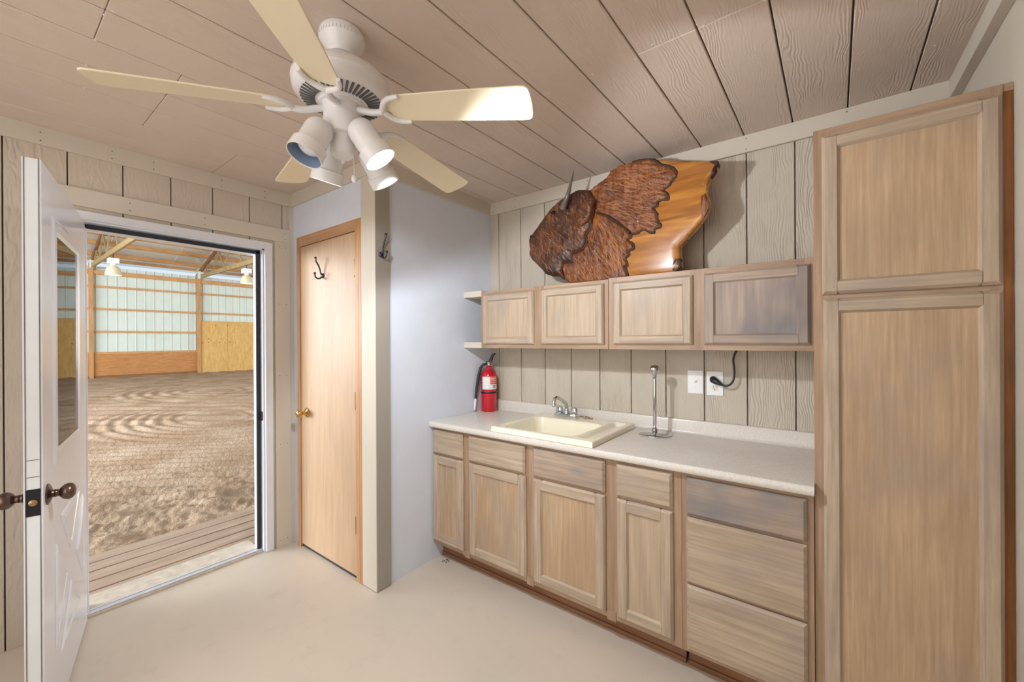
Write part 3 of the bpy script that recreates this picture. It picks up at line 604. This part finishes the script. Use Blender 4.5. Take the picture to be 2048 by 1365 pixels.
MB().tube([(oxc-.008, YK-.0085, 1.222), (oxc-.004, YK-.022, 1.219), (oxc+.012, YK-.036, 1.212), (oxc+.032, YK-.041, 1.201), (oxc+.04, YK-.042, 1.198)], [.017, .0185, .0155, .009, .006], 14).build('plug', 'rubber', cd, 50)
cp = [(oxc+.036, YK-.042, 1.199), (oxc+.052, YK-.043, 1.193), (oxc+.068, YK-.043, 1.194), (oxc+.084, YK-.042, 1.205), (oxc+.096, YK-.042, 1.228), (oxc+.100, YK-.042, 1.262), (oxc+.098, YK-.042, 1.295), (oxc+.095, YK-.042, 1.33), (oxc+.101, YK-.042, 1.358), (oxc+.114, YK-.042, 1.386)]
def smoothpath(P, k=5):
    P = [Vector(p) for p in P]; out = []
    for i in range(len(P)-1):
        a, b, c_, d_ = P[max(i-1, 0)], P[i], P[i+1], P[min(i+2, len(P)-1)]
        for j in range(k):
            t = j/k; out.append(.5*((2*b)+(c_-a)*t+(2*a-5*b+4*c_-d_)*t*t+(3*b-a-3*c_+d_)*t**3))
    return out+[P[-1]]
MB().tube(smoothpath(cp), .0052, 10).build('cable', 'rubber', cd, 60)
# ------------------------------------------------------------------ coat hooks
def hook(label, base, out, side):
    t = thing('coat_hook', label, 'coat hook', base, 'double coat hooks'); b = Vector(base); o = Vector(out); z = Vector((0, 0, 1))
    P = lambda a, h: b+o*a+z*h
    MB().lathe([(.015, 0), (.0165, .003), (.015, .007), (.008, .011), (.002, .012)], base, out, 20).build('plate', 'hook_metal', t, 50)
    u = MB(); u.tube(smoothpath([P(.008, .004), P(.016, .016), P(.022, .04), P(.032, .066), P(.046, .088), P(.050, .106)]), .0052, 10); u.ball(P(.050, .110), .0082, 12); u.build('upper_prong', 'hook_metal', t, 60)
    l = MB(); l.tube(smoothpath([P(.008, -.006), P(.020, -.018), P(.036, -.022), P(.050, -.014), P(.055, .004)]), .005, 10); l.ball(P(.055, .010), .0082, 12); l.build('lower_prong', 'hook_metal', t, 60)
hook('dark metal double coat hook on the birch closet door', (-2.600, YC-.004, 1.868), (0, -1, 0), 1)
hook('dark metal double coat hook on the closet corner post', (-2.017, 1.418, 1.935), (1, 0, 0), 1)
# ------------------------------------------------------------------ ceiling fan
FC = Vector((-1.298, .763, 0)); Rv = Vector((.797, .603, 0)); Tv = Vector((.603, -.797, 0)); Zv = Vector((0, 0, 1))
fan = thing('ceiling_fan', 'white ceiling fan with five cream blades and four spotlight heads, two lit', 'ceiling fan', (FC.x, FC.y, C))
cz = (FC.x, FC.y, 0)
MB().lathe([(.068, C-.001), (.0725, C-.010), (.0735, C-.020), (.072, C-.022), (.072, C-.03), (.070, C-.034), (.062, C-.048), (.053, C-.060), (.049, C-.070), (.048, C-.080), (.045, C-.083), (.012, C-.084)], cz, n=48).build('canopy', 'fan_white', fan, 40)
cs = MB()
for k in range(40):
    a = 2*math.pi*k/40; p = Vector((math.cos(a)*.0725, math.sin(a)*.0725, C-.026)); q = MB().box(-.0012, .0012, -.0022, .0022, -.005, .005); q.xf(Matrix.Translation(FC+p) @ Matrix.Rotation(a, 4, 'Z')); cs.addv(q.v, q.f)
tag(cs.build('canopy_beading', 'fan_white', fan), kind='stuff')
m = MB()
for k in range(14):
    a = 2*math.pi*k/14; q = MB().box(.021, .033, -.0014, .0014, -.001, .0012); q.xf(Matrix.Translation(FC+Vector((0, 0, C-.0845))) @ Matrix.Rotation(a, 4, 'Z')); m.addv(q.v, q.f)
tag(m.build('canopy_slots', 'dark_slot', fan), kind='stuff')
MB().lathe([(.0135, 2.33), (.0135, C-.08)], cz, n=16).build('downrod', 'fan_white', fan, 40)
HZ = 2.298
MB().lathe([(.02, HZ+.080), (.03, HZ+.078), (.05, HZ+.074), (.09, HZ+.065), (.124, HZ+.050), (.146, HZ+.033), (.156, HZ+.017), (.158, HZ+.004), (.1565, HZ+.002), (.1555, HZ-.006), (.154, HZ-.020), (.149, HZ-.030), (.134, HZ-.040), (.076, HZ-.054), (.072, HZ-.060), (.064, HZ-.062), (.058, HZ-.095), (.01, HZ-.096)], cz, n=64).build('motor_housing', 'fan_white', fan, 35)
m = MB()
for k in range(46):
    a = 2*math.pi*k/46; q = MB().box(.084, .130, -.0038, .0038, -.0016, .0012); q.xf(Matrix.Translation(FC+Vector((0, 0, HZ-.0495))) @ Matrix.Rotation(a, 4, 'Z') @ Matrix.Translation((.107, 0, .0015)) @ Matrix.Rotation(-.236, 4, 'Y') @ Matrix.Translation((-.107, 0, 0))); m.addv(q.v, q.f)
tag(m.build('vent_slots', 'vent_dark', fan), kind='stuff')
BZ, R0, R1 = 2.224, .172, .655
def blade_poly():
    pts = []
    for r, w in ((R0+.006, .040), (R0+.018, .050), (R0+.05, .0545), (.35, .060), (.5, .0645), (R1-.035, .068), (R1-.014, .0665), (R1-.004, .058), (R1, .042)): pts.append((r, w))
    return [(R0, 0)]+pts+[(R1+.003, 0)]+[(r, -w) for r, w in pts[::-1]]
bp = blade_poly(); PT = math.radians(-13)
for k in range(5):
    a = math.radians(25.5+72*k); mt = Matrix.Translation((FC.x, FC.y, BZ)) @ Matrix.Rotation(a, 4, 'Z') @ Matrix.Rotation(.085, 4, 'Y') @ Matrix.Rotation(PT, 4, 'X')
    b = MB().prism(bp, 'z', 0, .0055).xf(mt).build('blade', 'blade', fan, 30, bev=.0015)
    ir = MB(); ir.tube(smoothpath([(.052, 0, .002), (.085, 0, -.004), (.11, 0, -.010), (.135, 0, -.012), (.152, 0, -.009)], 4), [.0115]*17, 8)
    for s in (1, -1): ir.tube(smoothpath([(.150, 0, -.007), (.160, .016*s, -.008), (.174, .036*s, -.0075), (.196, .050*s, -.006), (.232, .0555*s, -.004)], 4), [.0105, .0105, .010, .010, .010, .0095, .0095, .009, .009, .009, .0088, .0085, .0085, .008, .0078, .0075, .007], 8)
    ir.xf(Matrix.Translation((FC.x, FC.y, BZ)) @ Matrix.Rotation(a, 4, 'Z') @ Matrix.Rotation(.085, 4, 'Y') @ Matrix.Rotation(PT*.9, 4, 'X')).build('blade_iron', 'fan_white', b, 60)
HZ -= .023
MB().lathe([(.047, HZ-.062), (.060, HZ-.070), (.0605, HZ-.076), (.0605, HZ-.132), (.057, HZ-.139), (.038, HZ-.142), (.035, HZ-.150), (.039, HZ-.17), (.0405, HZ-.187), (.036, HZ-.205), (.02, HZ-.216), (.008, HZ-.219), (.006, HZ-.228), (.002, HZ-.233)], cz, n=36).build('switch_housing', 'fan_white', fan, 40)
AX_ = lambda r, t, z: (Rv*r+Tv*t+Zv*z).normalized()
heads = [(FC+Rv*-.040+Tv*.058+Zv*2.150, AX_(-.27, .34, -.90), False), (FC+Rv*.062+Tv*.045+Zv*2.160, AX_(.53, -.10, -.81), True), (FC+Rv*-.048+Tv*-.045+Zv*2.143, AX_(-.30, -.22, -.93), True), (FC+Rv*.052+Tv*-.07+Zv*2.138, AX_(.33, -.60, -.73), False)]
for hi_, (p0, d, on) in enumerate(heads):
    L = .142
    h = MB().lathe([(.006, -.004), (.022, 0), (.034, .008), (.0425, .022), (.0445, .04), (.0445, L*.66), (.0465, L*.70), (.0535, L*.72), (.0545, L*.99), (.0545, L), (.0525, L), (.050, L-.012), (.045, L-.04), (.042, L*.5), (.01, L*.4)], p0, d, 36).build('lamp_head', 'fan_white', fan, 40)
    MB().lathe([(.0524, L-.001), (.0496, L-.012), (.0446, L-.04), (.041, L*.55)], p0, d, 36, False).build('reflector', 'shade_inner', h, 40)
    e = -.012 if on else -.026
    MB().lathe([(.016, L*.45), (.022, L*.5), (.034, L-.035+e*.5), (.0375, L-.018+e), (.035, L-.007+e), (.027, L+e*1.0), (.012, L+.005+e), (.002, L+.006+e)], p0, d, 28).build('bulb', 'bulb_on' if on else 'bulb_off', h, 60)
    MB().tube([FC+Zv*(HZ-.175), FC+(p0-FC)*.45+Zv*(1.2-.008), p0+d*.03], [.011, .010, .011], 10).build('lamp_arm', 'fan_white', fan, 60)
    if on:
        l = bpy.data.lights.new('bulb_light', 'SPOT'); l.spot_size = math.radians(174); l.spot_blend = .2; l.energy = BULB_W*(1.0 if hi_ == 1 else .24); l.shadow_soft_size = .022; l.color = (.90, .95, 1)
        lo = bpy.data.objects.new('bulb_light', l); COL.objects.link(lo); lo.location = p0+d*(L+.018); lo.rotation_euler = d.to_track_quat('-Z', 'Y').to_euler()
m = MB(); m.tube([FC+Rv*.03+Tv*-.02+Zv*2.07, FC+Rv*.032+Tv*-.02+Zv*2.01], .0012, 6); m.ball(FC+Rv*.032+Tv*-.02+Zv*2.0, .011, 10, (1, 1, 1.3)); m.build('pull_chain', 'fan_white', fan, 50)
# ------------------------------------------------------------------ carved bison sculpture
def px(zx, zy): return 960+zx/2.926, 300+zy/2.926
O = Vector((0, 0, CAMZ))
BY0, BS = 2.205, -.075       # plane  y = BY0 + BS*(x+.45)
def bis(zx, zy):
    u, v = px(zx, zy); d = fw+rt2*((u-1024)/FPX)-up2*((v-682.5)/FPX); k = (BY0+BS*.45)/(d.y-BS*d.x); p = O+d*k; return (p.x, p.z)
ZB = 1.7785
sil = [(300, 560), (298, 530), (315, 500), (345, 460), (390, 395), (430, 345), (480, 300), (540, 262), (585, 240), (620, 238), (650, 240), (700, 200), (750, 165), (770, 130), (820, 97), (900, 78), (1000, 62), (1020, 60), (1150, 65), (1300, 70), (1398, 68), (1395, 95), (1370, 140), (1340, 180), (1328, 215), (1333, 260), (1344, 300), (1343, 345), (1320, 385), (1300, 415), (1260, 465), (1210, 520), (1172, 565), (1171, 600), (1177, 640), (1180, 690), (1140, 735), (1000, 752), (880, 765), (700, 778), (535, 785), (505, 757), (480, 740), (440, 738), (395, 725), (370, 700), (340, 670), (310, 640), (300, 610), (305, 585)]
hump = [(650, 240), (700, 200), (750, 165), (770, 130), (820, 97), (900, 78), (1000, 62), (1040, 75), (1070, 95), (1110, 100), (1148, 128), (1155, 160), (1130, 190), (1108, 220), (1082, 238), (1100, 265), (1110, 292), (1075, 298), (1045, 312), (1047, 332), (1018, 346), (1040, 375), (1045, 410), (1066, 452), (1030, 465), (1026, 488), (1000, 484), (960, 470), (925, 492), (890, 492), (850, 460), (800, 420), (750, 392), (695, 376), (683, 340), (690, 300), (668, 270)]
beard = [(690, 374), (750, 390), (800, 418), (850, 458), (888, 494), (888, 520), (868, 535), (900, 552), (906, 582), (872, 598), (880, 615), (860, 640), (872, 680), (850, 690), (868, 715), (872, 766), (700, 778), (535, 785), (507, 757), (490, 705), (500, 668), (548, 660), (552, 612), (610, 592), (640, 545), (632, 505), (655, 472), (668, 430)]
head = [(300, 560), (298, 530), (315, 500), (345, 460), (390, 395), (430, 345), (480, 300), (540, 262), (585, 240), (620, 238), (650, 240), (668, 270), (690, 300), (684, 350), (668, 425), (655, 468), (630, 500), (640, 530), (612, 590), (556, 612), (550, 655), (500, 668), (490, 705), (506, 757), (480, 740), (440, 738), (395, 725), (370, 700), (340, 670), (310, 640), (300, 610), (305, 585)]
bi = thing('bison_sculpture', 'carved wooden bison head on a polished amber slab above the wall cabinets', 'sculpture', (-.95, 2.25, ZB))
def dense(poly, step):
    out = []
    for a, b in zip(poly, poly[1:]+poly[:1]):
        L = math.hypot(b[0]-a[0], b[1]-a[1]); n = max(1, int(L/step)); out += [(a[0]+(b[0]-a[0])*i/n, a[1]+(b[1]-a[1])*i/n) for i in range(n)]
    return out
def inpoly(P, poly):
    x, y = P[:, 0], P[:, 1]; r = np.zeros(len(P), bool); n = len(poly)
    for i in range(n):
        x0, y0 = poly[i]; x1, y1 = poly[i-1]
        c_ = ((y0 > y) != (y1 > y)); r ^= c_ & (x < (x1-x0)*(y-y0)/((y1-y0) or 1e-12)+x0)
    return r
def relief(pxpoly, step, base, bulge, bw, rough, ang, name, mat, back, jag=0, edge=None):
    poly = [bis(*p) for p in pxpoly]; poly = [(x, max(z, ZB+.0005)) for x, z in poly]; poly = dense(poly, step*1.2)
    if jag: poly = [(x+jag*noise.noise((x*60, z*60, 3)), max(ZB+.0005, z+jag*noise.noise((x*60, z*60, 9)))) for x, z in poly]
    A = np.array(poly); x0, z0 = A.min(0); x1, z1 = A.max(0)
    G = np.array([(x+(j % 2)*step/2, z) for j, z in enumerate(np.arange(z0, z1, step*.87)) for x in np.arange(x0, x1, step)])
    G = G[inpoly(G, poly)]; dist = np.sqrt(((G[:, None, :]-A[None, :, :])**2).sum(2)).min(1); G = G[dist > step*.6]; dist = dist[dist > step*.6]
    pts = [Vector(p) for p in poly]+[Vector(p) for p in G]; n = len(poly)
    res = geometry.delaunay_2d_cdt(pts, [(i, (i+1) % n) for i in range(n)], [], 1, 1e-6)
    V, F, orig = res[0], res[2], res[3]
    D = np.concatenate([np.zeros(n), dist]); ca, sa = math.cos(ang), math.sin(ang); H = []
    for k, p in enumerate(V):
        d = min(D[i] for i in orig[k]) if orig[k] else 0
        t = min(1, d/bw); h = base+bulge*math.sqrt(max(0, 1-(1-t)**2))
        if rough and d > 0:
            s, q = p.x*ca+p.y*sa, -p.x*sa+p.y*ca
            h += rough*t**.5*(noise.noise((s*14, q*80, 1))+.8*noise.noise((s*30, q*170, 4))+.9*noise.noise((s*9, q*16, 7)))
        H.append(h)
    pos = lambda p, h: Vector((p.x, BY0+BS*(p.x+.45)-h, p.y))
    m = MB(); m.v = [pos(p, H[k]) for k, p in enumerate(V)]; m.f = [tuple(f) for f in F]
    bidx = [next(k for k in range(len(V)) if i in orig[k]) for i in range(n)] if n < 3000 else []
    k0 = len(m.v); m.v += [pos(V[i], back) for i in bidx]; m.f += [(bidx[i], bidx[(i+1) % n], k0+(i+1) % n, k0+i) for i in range(n)]
    m.f.append(tuple(k0+i for i in range(n)))
    return m.build(name, mat, bi, 50), poly
relief(sil, .013, .004, .012, .05, 0, 0, 'slab', 'amber', -.04)
_, hp = relief(hump, .0055, .014, .014, .022, .0065, -.35, 'hump_fur', 'burl', -.004, .004)
_, brd = relief(beard, .0055, .016, .016, .024, .0070, -1.1, 'beard_fur', 'burl', -.004, .004)
_, hd = relief(head, .0055, .016, .032, .06, .0055, -.9, 'face', 'burl_dark', -.004, .003)
relief([(590, 350), (640, 318), (690, 308), (684, 350), (676, 400), (650, 435), (615, 460), (590, 435), (600, 405), (575, 390)], .006, .055, .02, .02, .006, -.8, 'ear', 'burl', .03, .004)
relief([(1300, 275), (1322, 262), (1340, 300), (1340, 345), (1315, 400), (1298, 380), (1296, 320)], .008, .016, .004, .02, .003, 1.4, 'bark_patch', M['burl'], .0, .002)
relief([(1345, 72), (1398, 68), (1395, 95), (1370, 140), (1352, 165), (1362, 118), (1376, 95)], .007, .012, .006, .015, .005, 1, 'bark_tip', 'bark', -.03, .002)
relief([(1110, 690), (1120, 660), (1150, 632), (1177, 640), (1180, 690), (1142, 722)], .007, .010, .005, .015, .005, 1, 'bark_knot', 'bark', -.02, .002)
def edgeband(pxpts, w, h, name):
    P = [Vector((x, BY0+BS*(x+.45)-h, max(z, ZB+.008))) for x, z in (bis(*p) for p in pxpts)]
    P = smoothpath(P, 4); P = [p+Vector((noise.noise(p*50)*.004, 0, noise.noise(p*50+Vector((9, 0, 0)))*.004)) for p in P]
    MB().tube(P, [w*(.55+.6*abs(noise.noise(p*70))) for p in P], 7).build(name, 'bark', bi, 60)
edgeband(hump[5:31], .0115, .013, 'burnt_edge'); edgeband(beard[3:16], .0115, .013, 'burnt_edge'); edgeband([(700, 772), (780, 768), (868, 760)], .011, .018, 'burnt_edge'); edgeband([(395, 722), (440, 735), (480, 738), (506, 757)], .011, .020, 'burnt_edge')
edgeband([(668, 428), (655, 470), (632, 502), (638, 540), (608, 590), (554, 612), (549, 655), (500, 668), (490, 705)], .011, .024, 'burnt_edge'); edgeband([(690, 374), (750, 392), (800, 420), (850, 460), (888, 494)], .009, .028, 'burnt_edge')
hb = [bis(520, 360), bis(556, 300), bis(578, 225), bis(594, 150)]; ho = [.075, .098, .10, .095]
MB().tube(smoothpath([(x, BY0+BS*(x+.45)-h, z) for (x, z), h in zip(hb, ho)], 5), [.023-.022*(i/15)**.85 for i in range(16)], 14).build('horn', 'horn', bi, 60)
e_ = bis(458, 381); MB().ball((e_[0], BY0+BS*(e_[0]+.45)-.066, e_[1]), .012, 14, (1.3, .8, .8)).build('eye', 'eye', bi, 60)
e_ = bis(314, 520); MB().ball((e_[0]+.004, BY0+BS*(e_[0]+.45)-.036, e_[1]), .012, 12, (.7, .8, 1.4)).build('nostril', 'eye', bi, 60)
def strands(poly, n, ang, L, h, name, spread=.28):
    A = np.array(poly); m = MB(); lo, hi = A.min(0), A.max(0); c_ = A.mean(0); cnt = 0
    while cnt < n:
        p = lo+rng.rand(2)*(hi-lo)
        if not inpoly(p[None, :], poly)[0]: continue
        d = math.sqrt(((A-p)**2).sum(1).min())
        if d < .03: continue
        a = ang+rng.randn()*spread; l = L*(.5+rng.rand()); cv = rng.randn()*.5; q = p.copy(); P = []
        for i in range(6):
            P.append(Vector((q[0], BY0+BS*(q[0]+.45)-h(math.sqrt(((A-q)**2).sum(1).min())), q[1]))); q = q+np.array([math.cos(a), math.sin(a)])*l/5; a += cv*.2
            if not inpoly(q[None, :], poly)[0]: break
        if len(P) > 2: m.tube(P, [.0005]+[.0009]*(len(P)-2)+[.0003], 4); cnt += 1
        else: cnt += .2
    tag(m.build(name, 'strand', bi), kind='stuff')
hf = lambda b, u, w: (lambda d: b+u*math.sqrt(max(0, 1-(1-min(1, d/w))**2))+.004)
strands(hp, 130, -.45, .09, hf(.014, .014, .022), 'hair_strand'); strands(brd, 140, -1.2, .09, hf(.016, .016, .024), 'hair_strand'); strands(hd, 70, -1.0, .055, hf(.016, .032, .06), 'hair_strand')
# ------------------------------------------------------------------ arena beyond the door
GZ = -.125; XF = -26.0
cx_, cy_ = -11.6, 3.35
def gh(x, y):
    a = -x; h = GZ+.03*min(1, max(0, (a-3.3)/1.2))*0
    p_, q_ = x*.75+y*.66, -.66*x+.75*y
    near = max(0, min(1, (6.4-a)/1.6)); h += near*(.07*noise.noise((p_*2.0, q_*4.2, 0))+.030*noise.noise((p_*5, q_*11, 3))+.016*noise.noise((x*17, y*15, 5))+.005*noise.noise((x*41, y*37, 5)))
    edge = max(0, 1-(a-3.75)/.55); h += edge*.055*(.4+noise.noise((y*2.3, x*1.2, 8)))
    mid = max(0, min(1, (a-4.7)/.9))*max(0, min(1, (9.0-a)/1.5))
    h += mid*.024*math.sin((-.72*x+.69*y)*2*math.pi/.23+1.5*noise.noise((x*.6, y*.6, 0)))*(.75+.5*noise.noise((x*3, y*3, 2)))
    for ax_, ay_, R_, wl in ((-10.1, 3.05, 3.2, .34), (-15.6, 4.6, 3.8, .5)):
        r = math.hypot(x-ax_, (y-ay_)*1.5); f = max(0, min(1, (R_-r)/.8))*max(0, min(1, (r-.5)/.5)); h += f*.034*wl*math.sin(r*2*math.pi/wl+noise.noise((x, y, 4)))
    far = max(0, min(1, (a-8.5)/1.5)); h += far*.014*math.sin((-.6*x+.8*y)*2*math.pi/.6+noise.noise((x*.4, y*.4, 0))*3)
    return h+.010*noise.noise((x*30, y*30, 1))
NA, NT = 290, 290; m = MB()
aa = [3.72*(25.5/3.72)**(i/(NA-1)) for i in range(NA)]
m.v = [Vector((-a, -.4+(.02*a)+(.8*a+.6-(-.4+.02*a))*(.35*t/(NT-1)+.65*(t/(NT-1))**1.8), 0)) for a in aa for t in range(NT)]
for p in m.v: p.z = gh(p.x, p.y)
m.f = [(i*NT+t, i*NT+t+1, (i+1)*NT+t+1, (i+1)*NT+t) for i in range(NA-1) for t in range(NT-1)]
tag(m.build('arena_sand', 'sand', None, 180), 'raked brown sand of the riding arena beyond the doorway', 'sand', kind='stuff')
B(-26.3, -3.3, -14, 26, GZ-.14, GZ-.07).build('floor_arena', 'sand'); tag(bpy.data.objects['floor_arena'], 'flat sand bed of the arena', 'floor', kind='structure')
dk = struct('floor_deck', 'dusty wooden boards outside the threshold', cat='floor')
for k in range(5):
    x1 = -3.300-.158*k; B(x1-.136, x1, -1.2, 2.6, -.085, -.034-.004*k).build('deck_board', 'deck', dk, bev=.003)
B(-4.1, -3.2, -1.2, 2.6, -.16, -.09).build('deck_gap_shade', 'dark_slot', dk)  # dark sheet under the boards, shade of the gaps put into its colour
wa = struct('wall_far', 'pale ribbed metal far wall of the arena with wooden girts', cat='wall')
y = -3.0; SHW = 1.0
rib = lambda y0: [(y0, 0), (y0+.012, .03), (y0+.03, .03), (y0+.042, 0)]
while y < 17:
    P = []
    for k in range(3): P += rib(y+k*SHW/3)
    P.append((y+SHW, 0)); vs = [(XF-.1+dx, yy, z) for z in (GZ, 4.9) for yy, dx in P]; n = len(P)
    MB().addv(vs, [(i, i+1, n+i+1, n+i) for i in range(n-1)]).build('metal_sheet', 'barn_metal', wa); y += SHW
posts = (-.7, 3.17, 7.13, 11.05, 15.0)
for p in posts: B(XF-.03, XF+.1, p-.07, p+.07, GZ-.05, 5.0).build('post', 'lumber_z', wa)
for a, b in zip(posts[:-1], posts[1:]):
    for z in (.98, 1.945, 2.975, 3.985):
        if a > 5 and z < 2.5: continue
        B(XF-.06, XF+.0, a+.07, b-.07, z-.045, z+.045).build('girt', 'lumber_y', wa)
    B(XF-.06, XF+.06, a+.07, b-.07, 4.53, 4.71).build('top_plate', 'lumber_y', wa)
    if a > 5: 
        for q in range(3):
            w = (b-a)/3; B(XF+.0, XF+.03, a+w*q+.004, a+w*(q+1)-.004, GZ-.05, 2.57).build('plywood_sheet', 'plywood', wa)
    else:
        B(XF-.03, XF+.02, a+.07, b-.07, GZ+.06, .94).build('kick_board', 'osb', wa); B(XF-.03, XF+.035, a+.07, b-.07, GZ-.05, GZ+.07).build('bottom_plank', 'truss_dark', wa)
nails(wa, [(XF+.031, 7.3+.28*k, 1.55+.02*(k % 2)) for k in range(6)]+[(XF+.031, 7.5, 1.75), (XF+.031, 8.1, 1.76)], 'x')
m = MB()
for yy, z in [(7.3+.25*k, 1.40+.03*(k % 2)) for k in range(7)]+[(7.55, 1.62), (8.15, 1.62), (7.85, 2.35), (8.4, 2.35)]: m.lathe([(.022, 0), (.022, .003)], (XF+.03, yy, z), (1, 0, 0), 8)
tag(m.build('bolt_hole', 'dark_slot', wa), kind='stuff')
rf = struct('roof', 'white metal arena roof on orange purlins and trusses', cat='roof')
RS = .335; rz = lambda x: 5.1+RS*(x-XF)
def rbar(x0, x1, y0, y1, h0, h1, name, mat):   # bar following the roof slope
    MB().frustum([(x0, y0, rz(x0)+h0), (x1, y0, rz(x1)+h0), (x1, y1, rz(x1)+h0), (x0, y1, rz(x0)+h0)], [(x0, y0, rz(x0)+h1), (x1, y0, rz(x1)+h1), (x1, y1, rz(x1)+h1), (x0, y1, rz(x0)+h1)]).build(name, mat, rf)
for k in range(10): rbar(XF-.5, -14.5, -6+2.4*k+.01, -6+2.4*k+2.4, .17, .18, 'roof_sheet', 'roof_metal')
for k in range(10):
    MB().frustum([(-14.5, -6+2.4*k+.01, rz(-14.5)+.17), (-3.0, -6+2.4*k+.01, rz(-14.5)+.17-RS*11.5), (-3.0, -3.6+2.4*k, rz(-14.5)+.17-RS*11.5), (-14.5, -3.6+2.4*k, rz(-14.5)+.17)], [(-14.5, -6+2.4*k+.01, rz(-14.5)+.18), (-3.0, -6+2.4*k+.01, rz(-14.5)+.18-RS*11.5), (-3.0, -3.6+2.4*k, rz(-14.5)+.18-RS*11.5), (-14.5, -3.6+2.4*k, rz(-14.5)+.18)]).build('roof_sheet', 'roof_metal', rf)
px_ = [-26.05, -25.45, -24.45, -23.65, -22.95, -22.2, -21.5, -20.8, -20.1, -19.4, -18.7, -18.0, -17.2, -16.4, -15.6]
for i, x in enumerate(px_):
    for a, b in zip(posts[:-1], posts[1:]): rbar(x-.03, x+.03, a+.03, b-.03, .0 if i != 0 else .08, .165, 'purlin', 'lumber_y')
for p in posts:
    B(XF-.1, -14, p-.04, p+.04, 4.76, 4.95).build('bottom_chord', 'truss', rf)
    rbar(XF-.3, -14.5, p-.04, p+.04, -.20, -.01, 'top_chord', 'truss_dark')
    x = XF+.9; up_ = True
    for k in range(6):
        x2 = x+.55+.10*k; za, zb2 = (4.94, rz(x2)-.2) if up_ else (rz(x)-.2, 4.94)
        MB().frustum([(x, p-.02, za), (x+.12, p-.02, za), (x+.12, p+.02, za), (x, p+.02, za)], [(x2, p-.02, zb2), (x2+.12, p-.02, zb2), (x2+.12, p+.02, zb2), (x2, p+.02, zb2)]).build('web', 'truss', rf)
        x = x2; up_ = not up_
    B(XF+.06, XF+.5, p-.05, p+.05, 4.75, 5.12).build('gusset_plate', 'barn_metal', rf)
def hibay(x, y, label):
    t = thing('high_bay_lamp', label, 'lamp', (x, y, 4.76), 'high bay lamps in the arena')
    MB().tube([(x, y, 4.76), (x, y, 4.60)], .014, 8).build('hook', 'black_metal', t)
    m = MB(); m.box(x-.17, x+.17, y-.15, y+.15, 4.40, 4.60); m.build('ballast_box', 'plate_white', t, bev=.02, seg=2)
    MB().lathe([(.08, 4.40), (.08, 4.33), (.11, 4.31)], (x, y, 0), n=20).build('socket', 'plate_white', t, 40)
    MB().lathe([(.08, 4.33), (.12, 4.31), (.175, 4.25), (.21, 4.15), (.235, 4.02), (.245, 3.97), (.237, 3.97), (.2, 4.14), (.165, 4.22), (.09, 4.29)], (x, y, 0), n=32).build('reflector', 'lamp_glass', t, 50)
    MB().lathe([(.232, 3.98), (.18, 3.968), (.01, 3.963)], (x, y, 0), n=28).build('lens', 'halide', t, 60)
hibay(-21.1, 3.17, 'white high bay lamp hanging from the left arena truss'); hibay(-19.75, 7.13, 'white high bay lamp hanging from the right arena truss')
